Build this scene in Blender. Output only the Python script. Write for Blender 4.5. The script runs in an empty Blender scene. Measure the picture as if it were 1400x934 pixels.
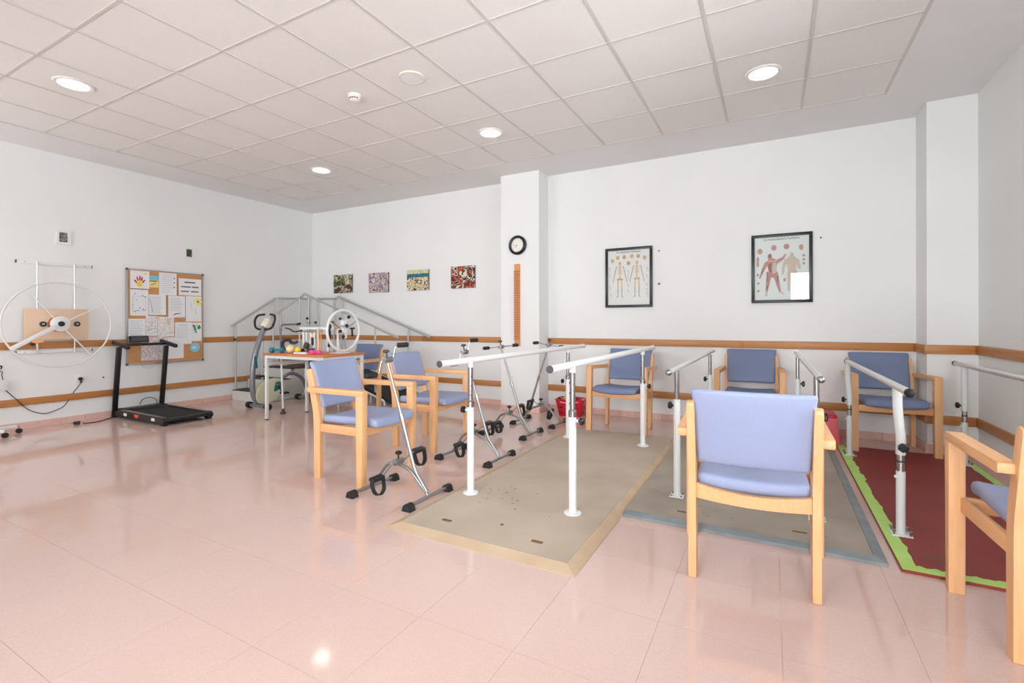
import bpy, bmesh, math, random
from mathutils import Vector, Matrix, noise as mnoise
random.seed(7)
SC = bpy.context.scene
COL = SC.collection
PI = math.pi

# ---------------------------------------------------------------- camera
cam_data = bpy.data.cameras.new('camera')
cam = bpy.data.objects.new('camera', cam_data)
COL.objects.link(cam)
cam.location = (7.030, -5.6965, 1.129)
cam.rotation_euler = (PI / 2, 0.0019, 0.4959)
cam_data.sensor_width = 36.0
cam_data.lens = 656.29 / 1400 * 36
cam_data.shift_y = -(467 - 441.23) / 1400
cam_data.clip_start = 0.05
SC.camera = cam

# ---------------------------------------------------------------- world, daylight, exposure
SC.view_settings.view_transform = 'Standard'
SC.view_settings.look = 'None'
SC.view_settings.exposure = 0.14
SC.view_settings.gamma = 1.0
SC.view_settings.use_curve_mapping = False
SC.cycles.use_denoising = True
SC.cycles.diffuse_bounces = 6
SC.cycles.sample_clamp_indirect = 6.0
w = bpy.data.worlds.new('sky')
SC.world = w
w.use_nodes = True
w.node_tree.nodes['Background'].inputs[0].default_value = (0.86, 0.93, 1.0, 1)
w.node_tree.nodes['Background'].inputs[1].default_value = 5.0


def daylight(name, loc, rot, sx, sy, radiance, col=(0.935, 0.972, 1.0)):
    l = bpy.data.lights.new(name, 'AREA')
    l.shape = 'RECTANGLE'
    l.size, l.size_y = sx, sy
    l.energy = radiance * PI * sx * sy
    l.color = col
    o = bpy.data.objects.new(name, l)
    COL.objects.link(o)
    o.location, o.rotation_euler = loc, rot
    return o


FRONT_Y = -7.42
RIGHT_X = 8.54
CEIL = 3.027
# openings: front wall (x0, x1, z0, z1); right wall (y0, y1, z0, z1)
FRONT_WIN = [(7.38, 8.38, 0.06, 2.34), (4.55, 6.35, 0.95, 2.34), (0.6, 2.2, 0.95, 2.34)]  # last opening is added, to throw light into the back left
RIGHT_WIN = [(-4.2, -2.35, 0.95, 2.34), (-6.7, -4.75, 0.95, 2.34)]
for i, (a, b, c, d) in enumerate(FRONT_WIN):
    daylight('daylight_front', ((a + b) / 2, FRONT_Y - 0.16, (c + d) / 2), (PI / 2, 0, 0), b - a, d - c, 13.5)  # the added left opening gets its area light here too
for i, (a, b, c, d) in enumerate(RIGHT_WIN):
    daylight('daylight_right', (RIGHT_X + 0.16, (a + b) / 2, (c + d) / 2), (0, PI / 2, 0), d - c, b - a, 5.5)


# ---------------------------------------------------------------- materials
def lin(c):
    c = c / 255.0
    return c / 12.92 if c <= 0.04045 else ((c + 0.055) / 1.055) ** 2.4


def rgb(c):
    return (lin(c[0]), lin(c[1]), lin(c[2]), 1.0)


MATS = {}


def mat(name, col, rough=0.5, metal=0.0, spec=0.5, coat=0.0, emit=None, emit_s=0.0):
    m = bpy.data.materials.new(name)
    m.use_nodes = True
    b = m.node_tree.nodes['Principled BSDF']
    b.inputs['Base Color'].default_value = rgb(col)
    b.inputs['Roughness'].default_value = rough
    b.inputs['Metallic'].default_value = metal
    b.inputs['Specular IOR Level'].default_value = spec
    b.inputs['Coat Weight'].default_value = coat
    if emit:
        b.inputs['Emission Color'].default_value = rgb(emit)
        b.inputs['Emission Strength'].default_value = emit_s
    MATS[name] = m
    return m


def N(m, t, **kw):
    n = m.node_tree.nodes.new(t)
    for k, v in kw.items():
        setattr(n, k, v)
    return n


def L(m, a, b):
    m.node_tree.links.new(a, b)


def two_tone(name, c1, c2, scale=(1, 1, 1), nscale=4.0, detail=4.0, rough=0.5, lo=0.3, hi=0.7, bump=0.0, coord='Object', spec=0.5, metal=0.0, dist=0.0, coat=0.0):
    m = mat(name, c1, rough, metal, spec, coat)
    b = m.node_tree.nodes['Principled BSDF']
    tc = N(m, 'ShaderNodeTexCoord')
    mp = N(m, 'ShaderNodeMapping')
    mp.inputs['Scale'].default_value = scale
    no = N(m, 'ShaderNodeTexNoise')
    no.inputs['Scale'].default_value = nscale
    no.inputs['Detail'].default_value = detail
    no.inputs['Distortion'].default_value = dist
    cr = N(m, 'ShaderNodeValToRGB')
    cr.color_ramp.elements[0].position, cr.color_ramp.elements[1].position = lo, hi
    cr.color_ramp.elements[0].color, cr.color_ramp.elements[1].color = rgb(c1), rgb(c2)
    if coord == 'World':
        g = N(m, 'ShaderNodeNewGeometry')
        L(m, g.outputs['Position'], mp.inputs['Vector'])
    else:
        L(m, tc.outputs[coord], mp.inputs['Vector'])
    L(m, mp.outputs[0], no.inputs['Vector'])
    L(m, no.outputs['Fac'], cr.inputs[0])
    L(m, cr.outputs[0], b.inputs['Base Color'])
    if bump:
        bp = N(m, 'ShaderNodeBump')
        bp.inputs['Strength'].default_value = bump
        bp.inputs['Distance'].default_value = 0.002
        L(m, no.outputs['Fac'], bp.inputs['Height'])
        L(m, bp.outputs[0], b.inputs['Normal'])
    return m


two_tone('wall_paint', (229, 230, 229), (233, 234, 233), nscale=1.2, rough=0.75, coord='World', spec=0.25)
two_tone('soffit_paint', (228, 227, 226), (232, 231, 230), nscale=1.5, rough=0.8, coord='World', spec=0.2)
two_tone('ceiling_tile', (228, 225, 222), (234, 231, 228), nscale=90, detail=3, rough=0.9, coord='World', spec=0.15, bump=0.15)
mat('grid_white', (208, 202, 198), 0.7)
two_tone('wood_rail', (172, 112, 58), (192, 132, 74), scale=(1, 1, 26), nscale=3.2, detail=5, rough=0.42, coord='World', lo=0.25, hi=0.75)
two_tone('beech', (220, 166, 114), (232, 182, 134), scale=(14, 14, 1.2), nscale=5, detail=4, rough=0.4, lo=0.2, hi=0.8)
two_tone('beech_flat', (217, 161, 108), (230, 177, 128), scale=(14, 1.2, 14), nscale=5, detail=4, rough=0.4, lo=0.2, hi=0.8)
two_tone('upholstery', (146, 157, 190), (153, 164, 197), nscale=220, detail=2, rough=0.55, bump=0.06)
two_tone('upholstery_dark', (108, 121, 154), (115, 128, 160), nscale=220, detail=2, rough=0.5, bump=0.06)
mat('white_paint', (226, 227, 226), 0.34)
mat('grey_white_paint', (214, 217, 214), 0.35)
mat('chrome', (172, 172, 172), 0.26, 1.0)
mat('dull_steel', (170, 168, 165), 0.3, 1.0)
mat('brushed_rail', (220, 220, 218), 0.3, 0.55)
mat('stair_rail', (186, 186, 182), 0.4, 0.35)
mat('satin_steel', (158, 158, 158), 0.38, 0.9)
mat('black_plastic', (22, 23, 25), 0.4)
mat('black_rubber', (30, 30, 31), 0.7)
mat('dark_grey', (66, 68, 72), 0.5)
mat('belt', (26, 26, 28), 0.75)
mat('red_plastic', (200, 22, 48), 0.32)
mat('orange_badge', (240, 84, 40), 0.4)
mat('paper', (232, 233, 234), 0.8, spec=0.1)
mat('paper_cream', (238, 228, 200), 0.8, spec=0.1)
mat('ink', (40, 42, 48), 0.8)
mat('ink_grey', (158, 160, 166), 0.8)
mat('ink_blue', (150, 172, 204), 0.8)
mat('lamp_glow', (255, 255, 255), 0.4, emit=(255, 248, 232), emit_s=9.0)
mat('lamp_ring', (232, 230, 226), 0.35)
mat('cream_plastic', (226, 218, 198), 0.5)
mat('detector_white', (238, 232, 222), 0.4)
mat('light_wood', (226, 196, 168), 0.5)
mat('aluminium', (178, 180, 184), 0.35, 0.9)
two_tone('cork', (190, 136, 84), (206, 154, 100), nscale=60, detail=4, rough=0.9)
two_tone('beige_board', (177, 162, 145), (196, 182, 165), nscale=2.6, detail=8, rough=0.7, coord='World', lo=0.25, hi=0.75, spec=0.25)
two_tone('beige_edge', (188, 163, 134), (202, 179, 151), nscale=5, detail=5, rough=0.65, coord='World')
two_tone('grey_board', (148, 137, 124), (172, 161, 149), nscale=2.4, detail=8, rough=0.6, coord='World', spec=0.3)
two_tone('grey_edge', (118, 127, 131), (140, 148, 150), nscale=8, detail=6, rough=0.5, coord='World')
two_tone('red_board', (130, 42, 37), (140, 50, 44), nscale=4, detail=6, rough=0.55, coord='World')
two_tone('green_tape', (172, 214, 104), (186, 226, 122), nscale=7, detail=4, rough=0.5, coord='World')
mat('slot_shade', (120, 86, 58), 0.8)  # flat plates for the cut-outs; their inner shade is in this colour
mat('stain', (138, 124, 107), 0.8)
two_tone('table_edge', (190, 112, 66), (206, 130, 82), nscale=6, rough=0.4)
two_tone('skirting', (216, 176, 164), (226, 190, 178), nscale=40, detail=4, rough=0.3, coord='World')
mat('stair_grey', (206, 205, 200), 0.5)
mat('tread_dark', (72, 58, 50), 0.8)
mat('ramp_black', (30, 29, 30), 0.75)
mat('bike_grey', (128, 130, 136), 0.35, 0.5)
mat('bike_green', (206, 208, 176), 0.4)
mat('teal', (24, 112, 128), 0.4)
mat('pink', (236, 74, 138), 0.45)
mat('yellow', (240, 208, 46), 0.45)
mat('egg', (240, 216, 164), 0.5)
mat('orange_wood', (214, 150, 92), 0.45)
mat('rung_wood', (190, 122, 70), 0.5)
mat('frame_black', (16, 16, 17), 0.35)
mat('clock_face', (236, 232, 224), 0.6)
mat('ball_green', (188, 184, 84), 0.5)
mat('substrate', (186, 160, 150), 0.8)

# terrazzo floor: pink chips, polished
m = mat('terrazzo', (222, 188, 176), 0.08, spec=0.8)
b = m.node_tree.nodes['Principled BSDF']
g = N(m, 'ShaderNodeNewGeometry')
vo = N(m, 'ShaderNodeTexVoronoi'); vo.inputs['Scale'].default_value = 260
no = N(m, 'ShaderNodeTexNoise'); no.inputs['Scale'].default_value = 420; no.inputs['Detail'].default_value = 2
oi = N(m, 'ShaderNodeObjectInfo')
cr = N(m, 'ShaderNodeValToRGB')
e = cr.color_ramp.elements
e[0].position, e[0].color = 0.1, rgb((208, 178, 167))
e[1].position, e[1].color = 0.9, rgb((219, 191, 181))
mx = N(m, 'ShaderNodeMixRGB'); mx.blend_type = 'MULTIPLY'; mx.inputs[0].default_value = 1.0
mr = N(m, 'ShaderNodeMapRange'); mr.inputs['To Min'].default_value = 0.98; mr.inputs['To Max'].default_value = 1.0
ad = N(m, 'ShaderNodeMath', operation='MULTIPLY_ADD'); ad.inputs[1].default_value = 0.5; 
sep = N(m, 'ShaderNodeSeparateColor')
L(m, g.outputs['Position'], vo.inputs['Vector']); L(m, g.outputs['Position'], no.inputs['Vector'])
L(m, vo.outputs['Color'], sep.inputs[0]); L(m, sep.outputs[0], ad.inputs[0]); 
hf = N(m, 'ShaderNodeMath', operation='MULTIPLY'); hf.inputs[1].default_value = 0.5
L(m, no.outputs['Fac'], hf.inputs[0]); L(m, hf.outputs[0], ad.inputs[2])
L(m, ad.outputs[0], cr.inputs[0]); L(m, cr.outputs[0], mx.inputs[1])
L(m, oi.outputs['Random'], mr.inputs['Value']); L(m, mr.outputs[0], mx.inputs[2])
L(m, mx.outputs[0], b.inputs['Base Color'])

# thin glass: mostly see-through, mirror by Fresnel
m = bpy.data.materials.new('thin_glass'); m.use_nodes = True; MATS['thin_glass'] = m
nt = m.node_tree; nt.nodes.clear()
out = N(m, 'ShaderNodeOutputMaterial'); mixn = N(m, 'ShaderNodeMixShader'); tr = N(m, 'ShaderNodeBsdfTransparent'); gl = N(m, 'ShaderNodeBsdfGlossy'); fr = N(m, 'ShaderNodeFresnel')
gl.inputs['Roughness'].default_value = 0.01; fr.inputs['IOR'].default_value = 1.5
L(m, fr.outputs[0], mixn.inputs[0]); L(m, tr.outputs[0], mixn.inputs[1]); L(m, gl.outputs[0], mixn.inputs[2]); L(m, mixn.outputs[0], out.inputs[0])


def painting(name, stops, nscale, seed, bands=None):
    """generic dabs of paint: voronoi cells coloured from a palette; bands = (height, colour) strips of the picture"""
    m = mat(name, (128, 128, 128), 0.6)
    b = m.node_tree.nodes['Principled BSDF']
    tc = N(m, 'ShaderNodeTexCoord'); mp = N(m, 'ShaderNodeMapping'); mp.inputs['Location'].default_value = (seed, seed * 0.7, seed * 1.3)
    no = N(m, 'ShaderNodeTexNoise'); no.inputs['Scale'].default_value = nscale; no.inputs['Detail'].default_value = 0.6; no.inputs['Distortion'].default_value = 0.9
    cr = N(m, 'ShaderNodeValToRGB'); cr.color_ramp.interpolation = 'CONSTANT'
    el = cr.color_ramp.elements
    while len(el) < len(stops): el.new(0.5)
    for k, c in enumerate(stops):
        el[k].position = 0.28 + 0.44 * k / len(stops) if k else 0.0
        el[k].color = rgb(c)
    L(m, tc.outputs['Object'], mp.inputs[0]); L(m, mp.outputs[0], no.inputs['Vector']); L(m, no.outputs['Fac'], cr.inputs[0])
    L(m, cr.outputs[0], b.inputs['Base Color'])
    return m


painting('paint_garden', [(52, 62, 34), (96, 104, 60), (150, 150, 104), (206, 200, 178), (124, 60, 66), (64, 50, 40)], 12, 1.0)
painting('paint_oxen', [(136, 124, 140), (176, 168, 178), (216, 208, 206), (112, 76, 60), (168, 148, 150), (196, 180, 176)], 11, 4.0)
painting('paint_beach', [(204, 186, 140), (216, 204, 164), (120, 96, 66), (226, 220, 200), (196, 168, 118), (50, 46, 44)], 11, 7.0)
painting('paint_sea', [(20, 96, 112), (40, 122, 132), (24, 84, 100), (66, 140, 146)], 30, 2.0)
painting('paint_skyband', [(196, 200, 160), (208, 206, 168), (184, 190, 150)], 20, 3.0)
painting('paint_harvest', [(40, 40, 28), (84, 42, 30), (222, 208, 192), (58, 60, 40), (204, 70, 46), (66, 48, 34)], 11, 9.0)
painting('paint_lilac', [(60, 66, 60), (118, 112, 140), (84, 110, 60), (160, 150, 150), (60, 84, 40)], 34, 5.0)
painting('paint_leaf', [(28, 46, 24), (48, 74, 38), (84, 104, 58), (36, 56, 30)], 38, 8.0)
painting('paint_scrap', [(232, 230, 228), (178, 186, 206), (224, 222, 218), (206, 168, 164), (230, 228, 222), (186, 188, 192)], 22, 11.0)
painting('paint_sketch', [(236, 236, 236), (224, 224, 228), (238, 236, 232), (200, 196, 190), (236, 232, 232), (222, 200, 196)], 36, 13.0)


# ---------------------------------------------------------------- mesh helpers
def B():
    return bmesh.new()


def xf(bm, vs, M):
    for v in vs:
        v.co = M @ v.co


def box(bm, c, s, M=None, bev=0.0, seg=2):
    r = bmesh.ops.create_cube(bm, size=1.0)
    vs = r['verts']
    for v in vs:
        v.co = Vector((v.co.x * s[0], v.co.y * s[1], v.co.z * s[2]))
    if bev > 0:
        ed = list({e for v in vs for e in v.link_edges})
        r2 = bmesh.ops.bevel(bm, geom=ed, offset=min(bev, min(s) * 0.49), segments=seg, profile=0.5, affect='EDGES')
        seen = set(r2['verts']) | {v for v in vs if v.is_valid}
        vs = list(seen)
    T = Matrix.Translation(Vector(c)) @ (M if M else Matrix.Identity(4))
    xf(bm, vs, T)
    return vs


def bx(bm, x0, x1, y0, y1, z0, z1, bev=0.0, seg=2):
    return box(bm, ((x0 + x1) / 2, (y0 + y1) / 2, (z0 + z1) / 2), (abs(x1 - x0), abs(y1 - y0), abs(z1 - z0)), None, bev, seg)


def frame_from(d, up=Vector((0, 0, 1))):
    d = d.normalized()
    if abs(d.dot(up)) > 0.98:
        up = Vector((0, 1, 0))
    x = up.cross(d).normalized()
    y = d.cross(x).normalized()
    return x, y, d


def beam(bm, p0, p1, wd, ht, bev=0.0):
    """rectangular bar from p0 to p1; wd across, ht towards up"""
    p0, p1 = Vector(p0), Vector(p1)
    x, y, d = frame_from(p1 - p0)
    M = Matrix((x, y, d)).transposed().to_4x4()
    return box(bm, (p0 + p1) / 2, (wd, ht, (p1 - p0).length), M, bev)


def tube(bm, pts, r, n=12, closed=False, caps=True, ry=None):
    pts = [Vector(p) for p in pts]
    k = len(pts)
    rs = r if isinstance(r, (list, tuple)) else [r] * k
    rings = []
    prev = None
    for i, p in enumerate(pts):
        if closed:
            t = (pts[(i + 1) % k] - pts[i - 1]).normalized()
        elif i == 0:
            t = (pts[1] - pts[0]).normalized()
        elif i == k - 1:
            t = (pts[-1] - pts[-2]).normalized()
        else:
            t = ((pts[i + 1] - p).normalized() + (p - pts[i - 1]).normalized())
            t = t.normalized() if t.length > 1e-6 else (pts[i + 1] - p).normalized()
        if prev is None:
            x, y, _ = frame_from(t)
        else:
            x = prev - t * prev.dot(t)
            x = x.normalized() if x.length > 1e-6 else frame_from(t)[0]
            y = t.cross(x)
        prev = x
        rr = rs[i]
        q = ry if ry else 1.0
        rings.append([bm.verts.new(p + x * (math.cos(2 * PI * a / n) * rr) + y * (math.sin(2 * PI * a / n) * rr * q)) for a in range(n)])
    rng = range(k) if closed else range(k - 1)
    for i in rng:
        a, c = rings[i], rings[(i + 1) % k]
        for j in range(n):
            bm.faces.new((a[j], a[(j + 1) % n], c[(j + 1) % n], c[j]))
    if caps and not closed:
        bm.faces.new(list(reversed(rings[0])))
        bm.faces.new(rings[-1])
    return rings


def cyl(bm, p0, p1, r, n=16, r2=None):
    return tube(bm, [p0, p1], [r, r if r2 is None else r2], n)


def curve(pts, n=6, closed=False):
    pts = [Vector(p) for p in pts]
    k = len(pts)
    out = []
    for i in range(k if closed else k - 1):
        if closed:
            a, b, c, d = pts[i - 1], pts[i], pts[(i + 1) % k], pts[(i + 2) % k]
        else:
            b, c = pts[i], pts[i + 1]
            a = pts[i - 1] if i else b * 2 - c
            d = pts[i + 2] if i + 2 < k else c * 2 - b
        for j in range(n):
            t = j / n
            out.append(0.5 * ((2 * b) + (c - a) * t + (2 * a - 5 * b + 4 * c - d) * t * t + (3 * b - a - 3 * c + d) * t ** 3))
    if not closed:
        out.append(pts[-1])
    return out


def fillet(pts, r, n=5):
    """polyline with rounded corners"""
    pts = [Vector(p) for p in pts]
    out = [pts[0]]
    for i in range(1, len(pts) - 1):
        p = pts[i]
        a, b = pts[i - 1] - p, pts[i + 1] - p
        d = min(r, a.length * 0.48, b.length * 0.48)
        A, Bq = p + a.normalized() * d, p + b.normalized() * d
        for j in range(n + 1):
            t = j / n
            out.append(A * (1 - t) ** 2 + p * 2 * t * (1 - t) + Bq * t * t)
    out.append(pts[-1])
    return out


def lathe(bm, prof, n=20, M=None):
    """prof: list of (r, z); M places it"""
    M = M or Matrix.Identity(4)
    rings = []
    for r, z in prof:
        if r < 1e-6:
            rings.append([bm.verts.new(M @ Vector((0, 0, z)))])
        else:
            rings.append([bm.verts.new(M @ Vector((r * math.cos(2 * PI * a / n), r * math.sin(2 * PI * a / n), z))) for a in range(n)])
    for a, c in zip(rings[:-1], rings[1:]):
        for j in range(n):
            if len(a) == 1 and len(c) == 1:
                continue
            if len(a) == 1:
                bm.faces.new((a[0], c[(j + 1) % n], c[j]))
            elif len(c) == 1:
                bm.faces.new((a[j], a[(j + 1) % n], c[0]))
            else:
                bm.faces.new((a[j], a[(j + 1) % n], c[(j + 1) % n], c[j]))
    if len(rings[0]) > 1:
        bm.faces.new(list(reversed(rings[0])))
    if len(rings[-1]) > 1:
        bm.faces.new(rings[-1])


def axis_m(p, d):
    """matrix putting local z along d at p"""
    x, y, z = frame_from(Vector(d))
    M = Matrix((x, y, z)).transposed().to_4x4()
    return Matrix.Translation(Vector(p)) @ M


def ball(bm, c, r, n=16, s=(1, 1, 1)):
    q = bmesh.ops.create_uvsphere(bm, u_segments=n, v_segments=max(6, n // 2), radius=r)
    for v in q['verts']:
        v.co = Vector((v.co.x * s[0], v.co.y * s[1], v.co.z * s[2])) + Vector(c)


def prism(bm, poly, h, M=None):
    """extrude a 2-D polygon (x, y) from z=0 to z=h, then place by M"""
    M = M or Matrix.Identity(4)
    lo = [bm.verts.new(M @ Vector((p[0], p[1], 0))) for p in poly]
    hi = [bm.verts.new(M @ Vector((p[0], p[1], h))) for p in poly]
    k = len(poly)
    bm.faces.new(list(reversed(lo)))
    bm.faces.new(hi)
    for i in range(k):
        bm.faces.new((lo[i], lo[(i + 1) % k], hi[(i + 1) % k], hi[i]))
    return lo + hi


def cushion(bm, sx, sy, sz, r, fn=None, n=8):
    """rounded box centred at the origin, bent by fn(v)"""
    def samples(a):
        inner = a - r
        s = [-a, -a + 0.12 * r, -a + 0.4 * r, -inner]
        s += [-inner + 2 * inner * i / n for i in range(1, n)]
        s += [inner, a - 0.4 * r, a - 0.12 * r, a]
        return s
    A = (sx / 2, sy / 2, sz / 2)
    S = [samples(a) for a in A]
    def pt(p):
        q = Vector([max(-(A[i] - r), min(A[i] - r, p[i])) for i in range(3)])
        d = Vector(p) - q
        v = q + d.normalized() * r if d.length > 1e-9 else Vector(p)
        return v
    vs = []
    for ax in range(3):
        u, w_ = (ax + 1) % 3, (ax + 2) % 3
        for sg in (-1, 1):
            grid = []
            for a in S[u]:
                row = []
                for c in S[w_]:
                    p = [0, 0, 0]
                    p[ax], p[u], p[w_] = sg * A[ax], a, c
                    v = bm.verts.new(pt(p))
                    row.append(v)
                    vs.append(v)
                grid.append(row)
            for i in range(len(grid) - 1):
                for j in range(len(grid[0]) - 1):
                    f = (grid[i][j], grid[i + 1][j], grid[i + 1][j + 1], grid[i][j + 1])
                    bm.faces.new(f if sg > 0 else tuple(reversed(f)))
    bmesh.ops.remove_doubles(bm, verts=vs, dist=1e-5)
    vs = [v for v in vs if v.is_valid]
    if fn:
        for v in vs:
            fn(v)
    return vs


def obj(name, bm, material, parent=None, smooth=35, label=None):
    bmesh.ops.recalc_face_normals(bm, faces=bm.faces)
    me = bpy.data.meshes.new(name)
    bm.to_mesh(me)
    bm.free()
    me.materials.append(MATS[material])
    if smooth:
        for p in me.polygons:
            p.use_smooth = True
        me.set_sharp_from_angle(angle=math.radians(smooth))
    o = bpy.data.objects.new(name, me)
    COL.objects.link(o)
    o.parent = parent
    if label:
        o['label'] = label
    return o


def inst(name, src, parent, loc, rot=None):
    """another object on the same mesh data"""
    o = bpy.data.objects.new(name, src.data)
    COL.objects.link(o)
    o.parent = parent
    o.location = loc
    if rot:
        o.rotation_euler = rot
    return o


def thing(name, label, cat, loc=(0, 0, 0), rz=0.0, group=None):
    o = bpy.data.objects.new(name, None)
    COL.objects.link(o)
    o.empty_display_size = 0.1
    o.location = loc
    o.rotation_euler = (0, 0, rz)
    tag(o, label, cat, group)
    return o


def tag(o, label, cat, group=None):
    o['label'] = label
    o['category'] = cat
    if group:
        o['group'] = group
    return o


def struct(o):
    o['kind'] = 'structure'
    return o


def copy_tree(o, parent=None):
    c = o.copy()
    COL.objects.link(c)
    c.parent = parent
    for ch in o.children:
        copy_tree(ch, c)
    return c


# ================================================================ THE ROOM
# floor: polished terrazzo tiles with hair joints
TS = 0.407
bm = B(); bx(bm, 0, RIGHT_X, FRONT_Y, 0, -0.05, -0.0022)
floor = struct(obj('floor', bm, 'substrate', smooth=0))
xs = [7.06 + TS * k for k in range(-20, 8)]
ys = [-3.84 + TS * k for k in range(-12, 14)]


def cells(edges, a, b):
    e = [a] + [v for v in edges if a + 0.02 < v < b - 0.02] + [b]
    return list(zip(e[:-1], e[1:]))


CX, CY = cells(xs, 0, RIGHT_X), cells(ys, FRONT_Y, 0)
tile_list = []
for (x0, x1) in CX:
    for (y0, y1) in CY:
        dx, dy = (x0 + x1) / 2 - 7.03, (y0 + y1) / 2 + 5.6965
        depth = dx * math.sin(-0.4959) + dy * math.cos(-0.4959)
        side = dx * math.cos(-0.4959) - dy * math.sin(-0.4959)
        seen = depth > 0.9 and abs(side / depth) < 1.2
        tile_list.append((depth if seen else 99 + abs(depth), x0, x1, y0, y1))
tile_list.sort()
GAP = 0.0005
full = None
rest = B()
for k, (_, x0, x1, y0, y1) in enumerate(tile_list):
    if k < 300:
        if full is not None and abs(x1 - x0 - TS) < 1e-4 and abs(y1 - y0 - TS) < 1e-4:
            inst('tile', full, floor, ((x0 + x1) / 2, (y0 + y1) / 2, 0))
        else:
            t = B(); bx(t, -(x1 - x0) / 2 + GAP, (x1 - x0) / 2 - GAP, -(y1 - y0) / 2 + GAP, (y1 - y0) / 2 - GAP, -0.012, 0)
            o = obj('tile', t, 'terrazzo', floor, smooth=0)
            o.location = ((x0 + x1) / 2, (y0 + y1) / 2, 0)
            if abs(x1 - x0 - TS) < 1e-4 and abs(y1 - y0 - TS) < 1e-4:
                full = o
    else:
        bx(rest, x0 + GAP, x1 - GAP, y0 + GAP, y1 - GAP, -0.012, 0)
if len(rest.verts):
    o = obj('tile_field', rest, 'terrazzo', floor, smooth=0)
    o['kind'] = 'stuff'

# walls
TH = 0.2
bm = B(); bx(bm, -TH, 0, FRONT_Y - TH, TH, -0.05, CEIL + 0.2)
struct(obj('wall_left', bm, 'wall_paint', smooth=0))
bm = B(); bx(bm, 0, RIGHT_X, 0, TH, -0.05, CEIL + 0.2)
struct(obj('wall_back', bm, 'wall_paint', smooth=0))


def wall_with_openings(bm, u0, u1, z0, z1, wins, place):
    """place(ua, ub, za, zb) adds a block"""
    cuts = sorted({u0, u1} | {v for wv in wins for v in wv[:2]})
    for a, c in zip(cuts[:-1], cuts[1:]):
        hit = [wv for wv in wins if wv[0] <= a + 1e-6 and wv[1] >= c - 1e-6]
        if hit:
            place(a, c, z0, hit[0][2]); place(a, c, hit[0][3], z1)
        else:
            place(a, c, z0, z1)


bm = B()
wall_with_openings(bm, 0, RIGHT_X, -0.05, CEIL + 0.2, FRONT_WIN, lambda a, c, p, q: bx(bm, a, c, FRONT_Y - TH, FRONT_Y, p, q))
struct(obj('wall_front', bm, 'wall_paint', smooth=0))
bm = B()
wall_with_openings(bm, FRONT_Y - TH, TH, -0.05, CEIL + 0.2, RIGHT_WIN, lambda a, c, p, q: bx(bm, RIGHT_X, RIGHT_X + TH, a, c, p, q))
struct(obj('wall_right', bm, 'wall_paint', smooth=0))

# windows behind the camera and to its right (left front one added for light): frame and pane set in each opening
nwin = 0
for (a, c, p, q) in FRONT_WIN:
    nwin += 1
    wb = B()
    y0, y1 = FRONT_Y - 0.1, FRONT_Y - 0.05
    for (x0, x1, z0, z1) in ((a, a + .05, p, q), (c - .05, c, p, q), (a + .05, c - .05, p, p + .05), (a + .05, c - .05, q - .05, q)):
        bx(wb, x0, x1, y0, y1, z0, z1)
    if c - a > 1.3:
        bx(wb, (a + c) / 2 - .03, (a + c) / 2 + .03, y0, y1, p + .05, q - .05)
    wf = struct(obj('window_%d' % nwin, wb, 'white_paint', smooth=0))
    g_ = B(); bx(g_, a + .04, c - .04, y0 + .02, y0 + .026, p + .04, q - .04)
    obj('pane', g_, 'thin_glass', wf, smooth=0)
for (a, c, p, q) in RIGHT_WIN:
    nwin += 1
    wb = B()
    x0, x1 = RIGHT_X + 0.05, RIGHT_X + 0.1
    for (y0, y1, z0, z1) in ((a, a + .05, p, q), (c - .05, c, p, q), (a + .05, c - .05, p, p + .05), (a + .05, c - .05, q - .05, q), ((a + c) / 2 - .03, (a + c) / 2 + .03, p + .05, q - .05)):
        bx(wb, x0, x1, y0, y1, z0, z1)
    wf = struct(obj('window_%d' % nwin, wb, 'white_paint', smooth=0))
    g_ = B(); bx(g_, x0 + .02, x0 + .026, a + .04, c - .04, p + .04, q - .04)
    obj('pane', g_, 'thin_glass', wf, smooth=0)

# pilasters on the back wall
COLUMN = (3.941, 4.486, -0.286)
RCOL = (8.208, RIGHT_X, -0.348)
bm = B(); bx(bm, COLUMN[0], COLUMN[1], COLUMN[2], 0, 0, CEIL)
struct(obj('wall_column', bm, 'wall_paint', smooth=0))
bm = B(); bx(bm, RCOL[0], RCOL[1], RCOL[2], 0, 0, CEIL)
struct(obj('wall_column', bm, 'wall_paint', smooth=0))

# ceiling: plaster border around a grid of 600 mm tiles
GX0, GY0, GN, GM, GT = 0.6655, -0.7131, 12, 10, 0.6
GX1, GY1 = GX0 + GN * GT, GY0 - GM * GT
bm = B()
bx(bm, 0, GX0, FRONT_Y, 0, CEIL, CEIL + .05)
bx(bm, GX1, RIGHT_X, FRONT_Y, 0, CEIL, CEIL + .05)
bx(bm, GX0, GX1, GY0, 0, CEIL, CEIL + .05)
bx(bm, GX0, GX1, FRONT_Y, GY1, CEIL, CEIL + .05)
bx(bm, 0, RIGHT_X, FRONT_Y, 0, CEIL + .05, CEIL + .2)
ceiling = struct(obj('ceiling', bm, 'soffit_paint', smooth=0))
tb = B(); bx(tb, -GT / 2 + .004, GT / 2 - .004, -GT / 2 + .004, GT / 2 - .004, 0.003, 0.02)
src = None
for i in range(GN):
    for j in range(GM):
        c = (GX0 + (i + .5) * GT, GY0 - (j + .5) * GT, CEIL)
        if src is None:
            src = obj('tile', tb, 'ceiling_tile', ceiling, smooth=0)
            src.location = c
        else:
            inst('tile', src, ceiling, c)
bm = B(); bx(bm, -0.010, 0.010, GY1 - .01, GY0 + .01, -0.0025, 0.03)
run = obj('grid_runner', bm, 'grid_white', ceiling, smooth=0)
run.location = (GX0, 0, CEIL)
for i in range(1, GN + 1):
    inst('grid_runner', run, ceiling, (GX0 + i * GT, 0, CEIL))
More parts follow.
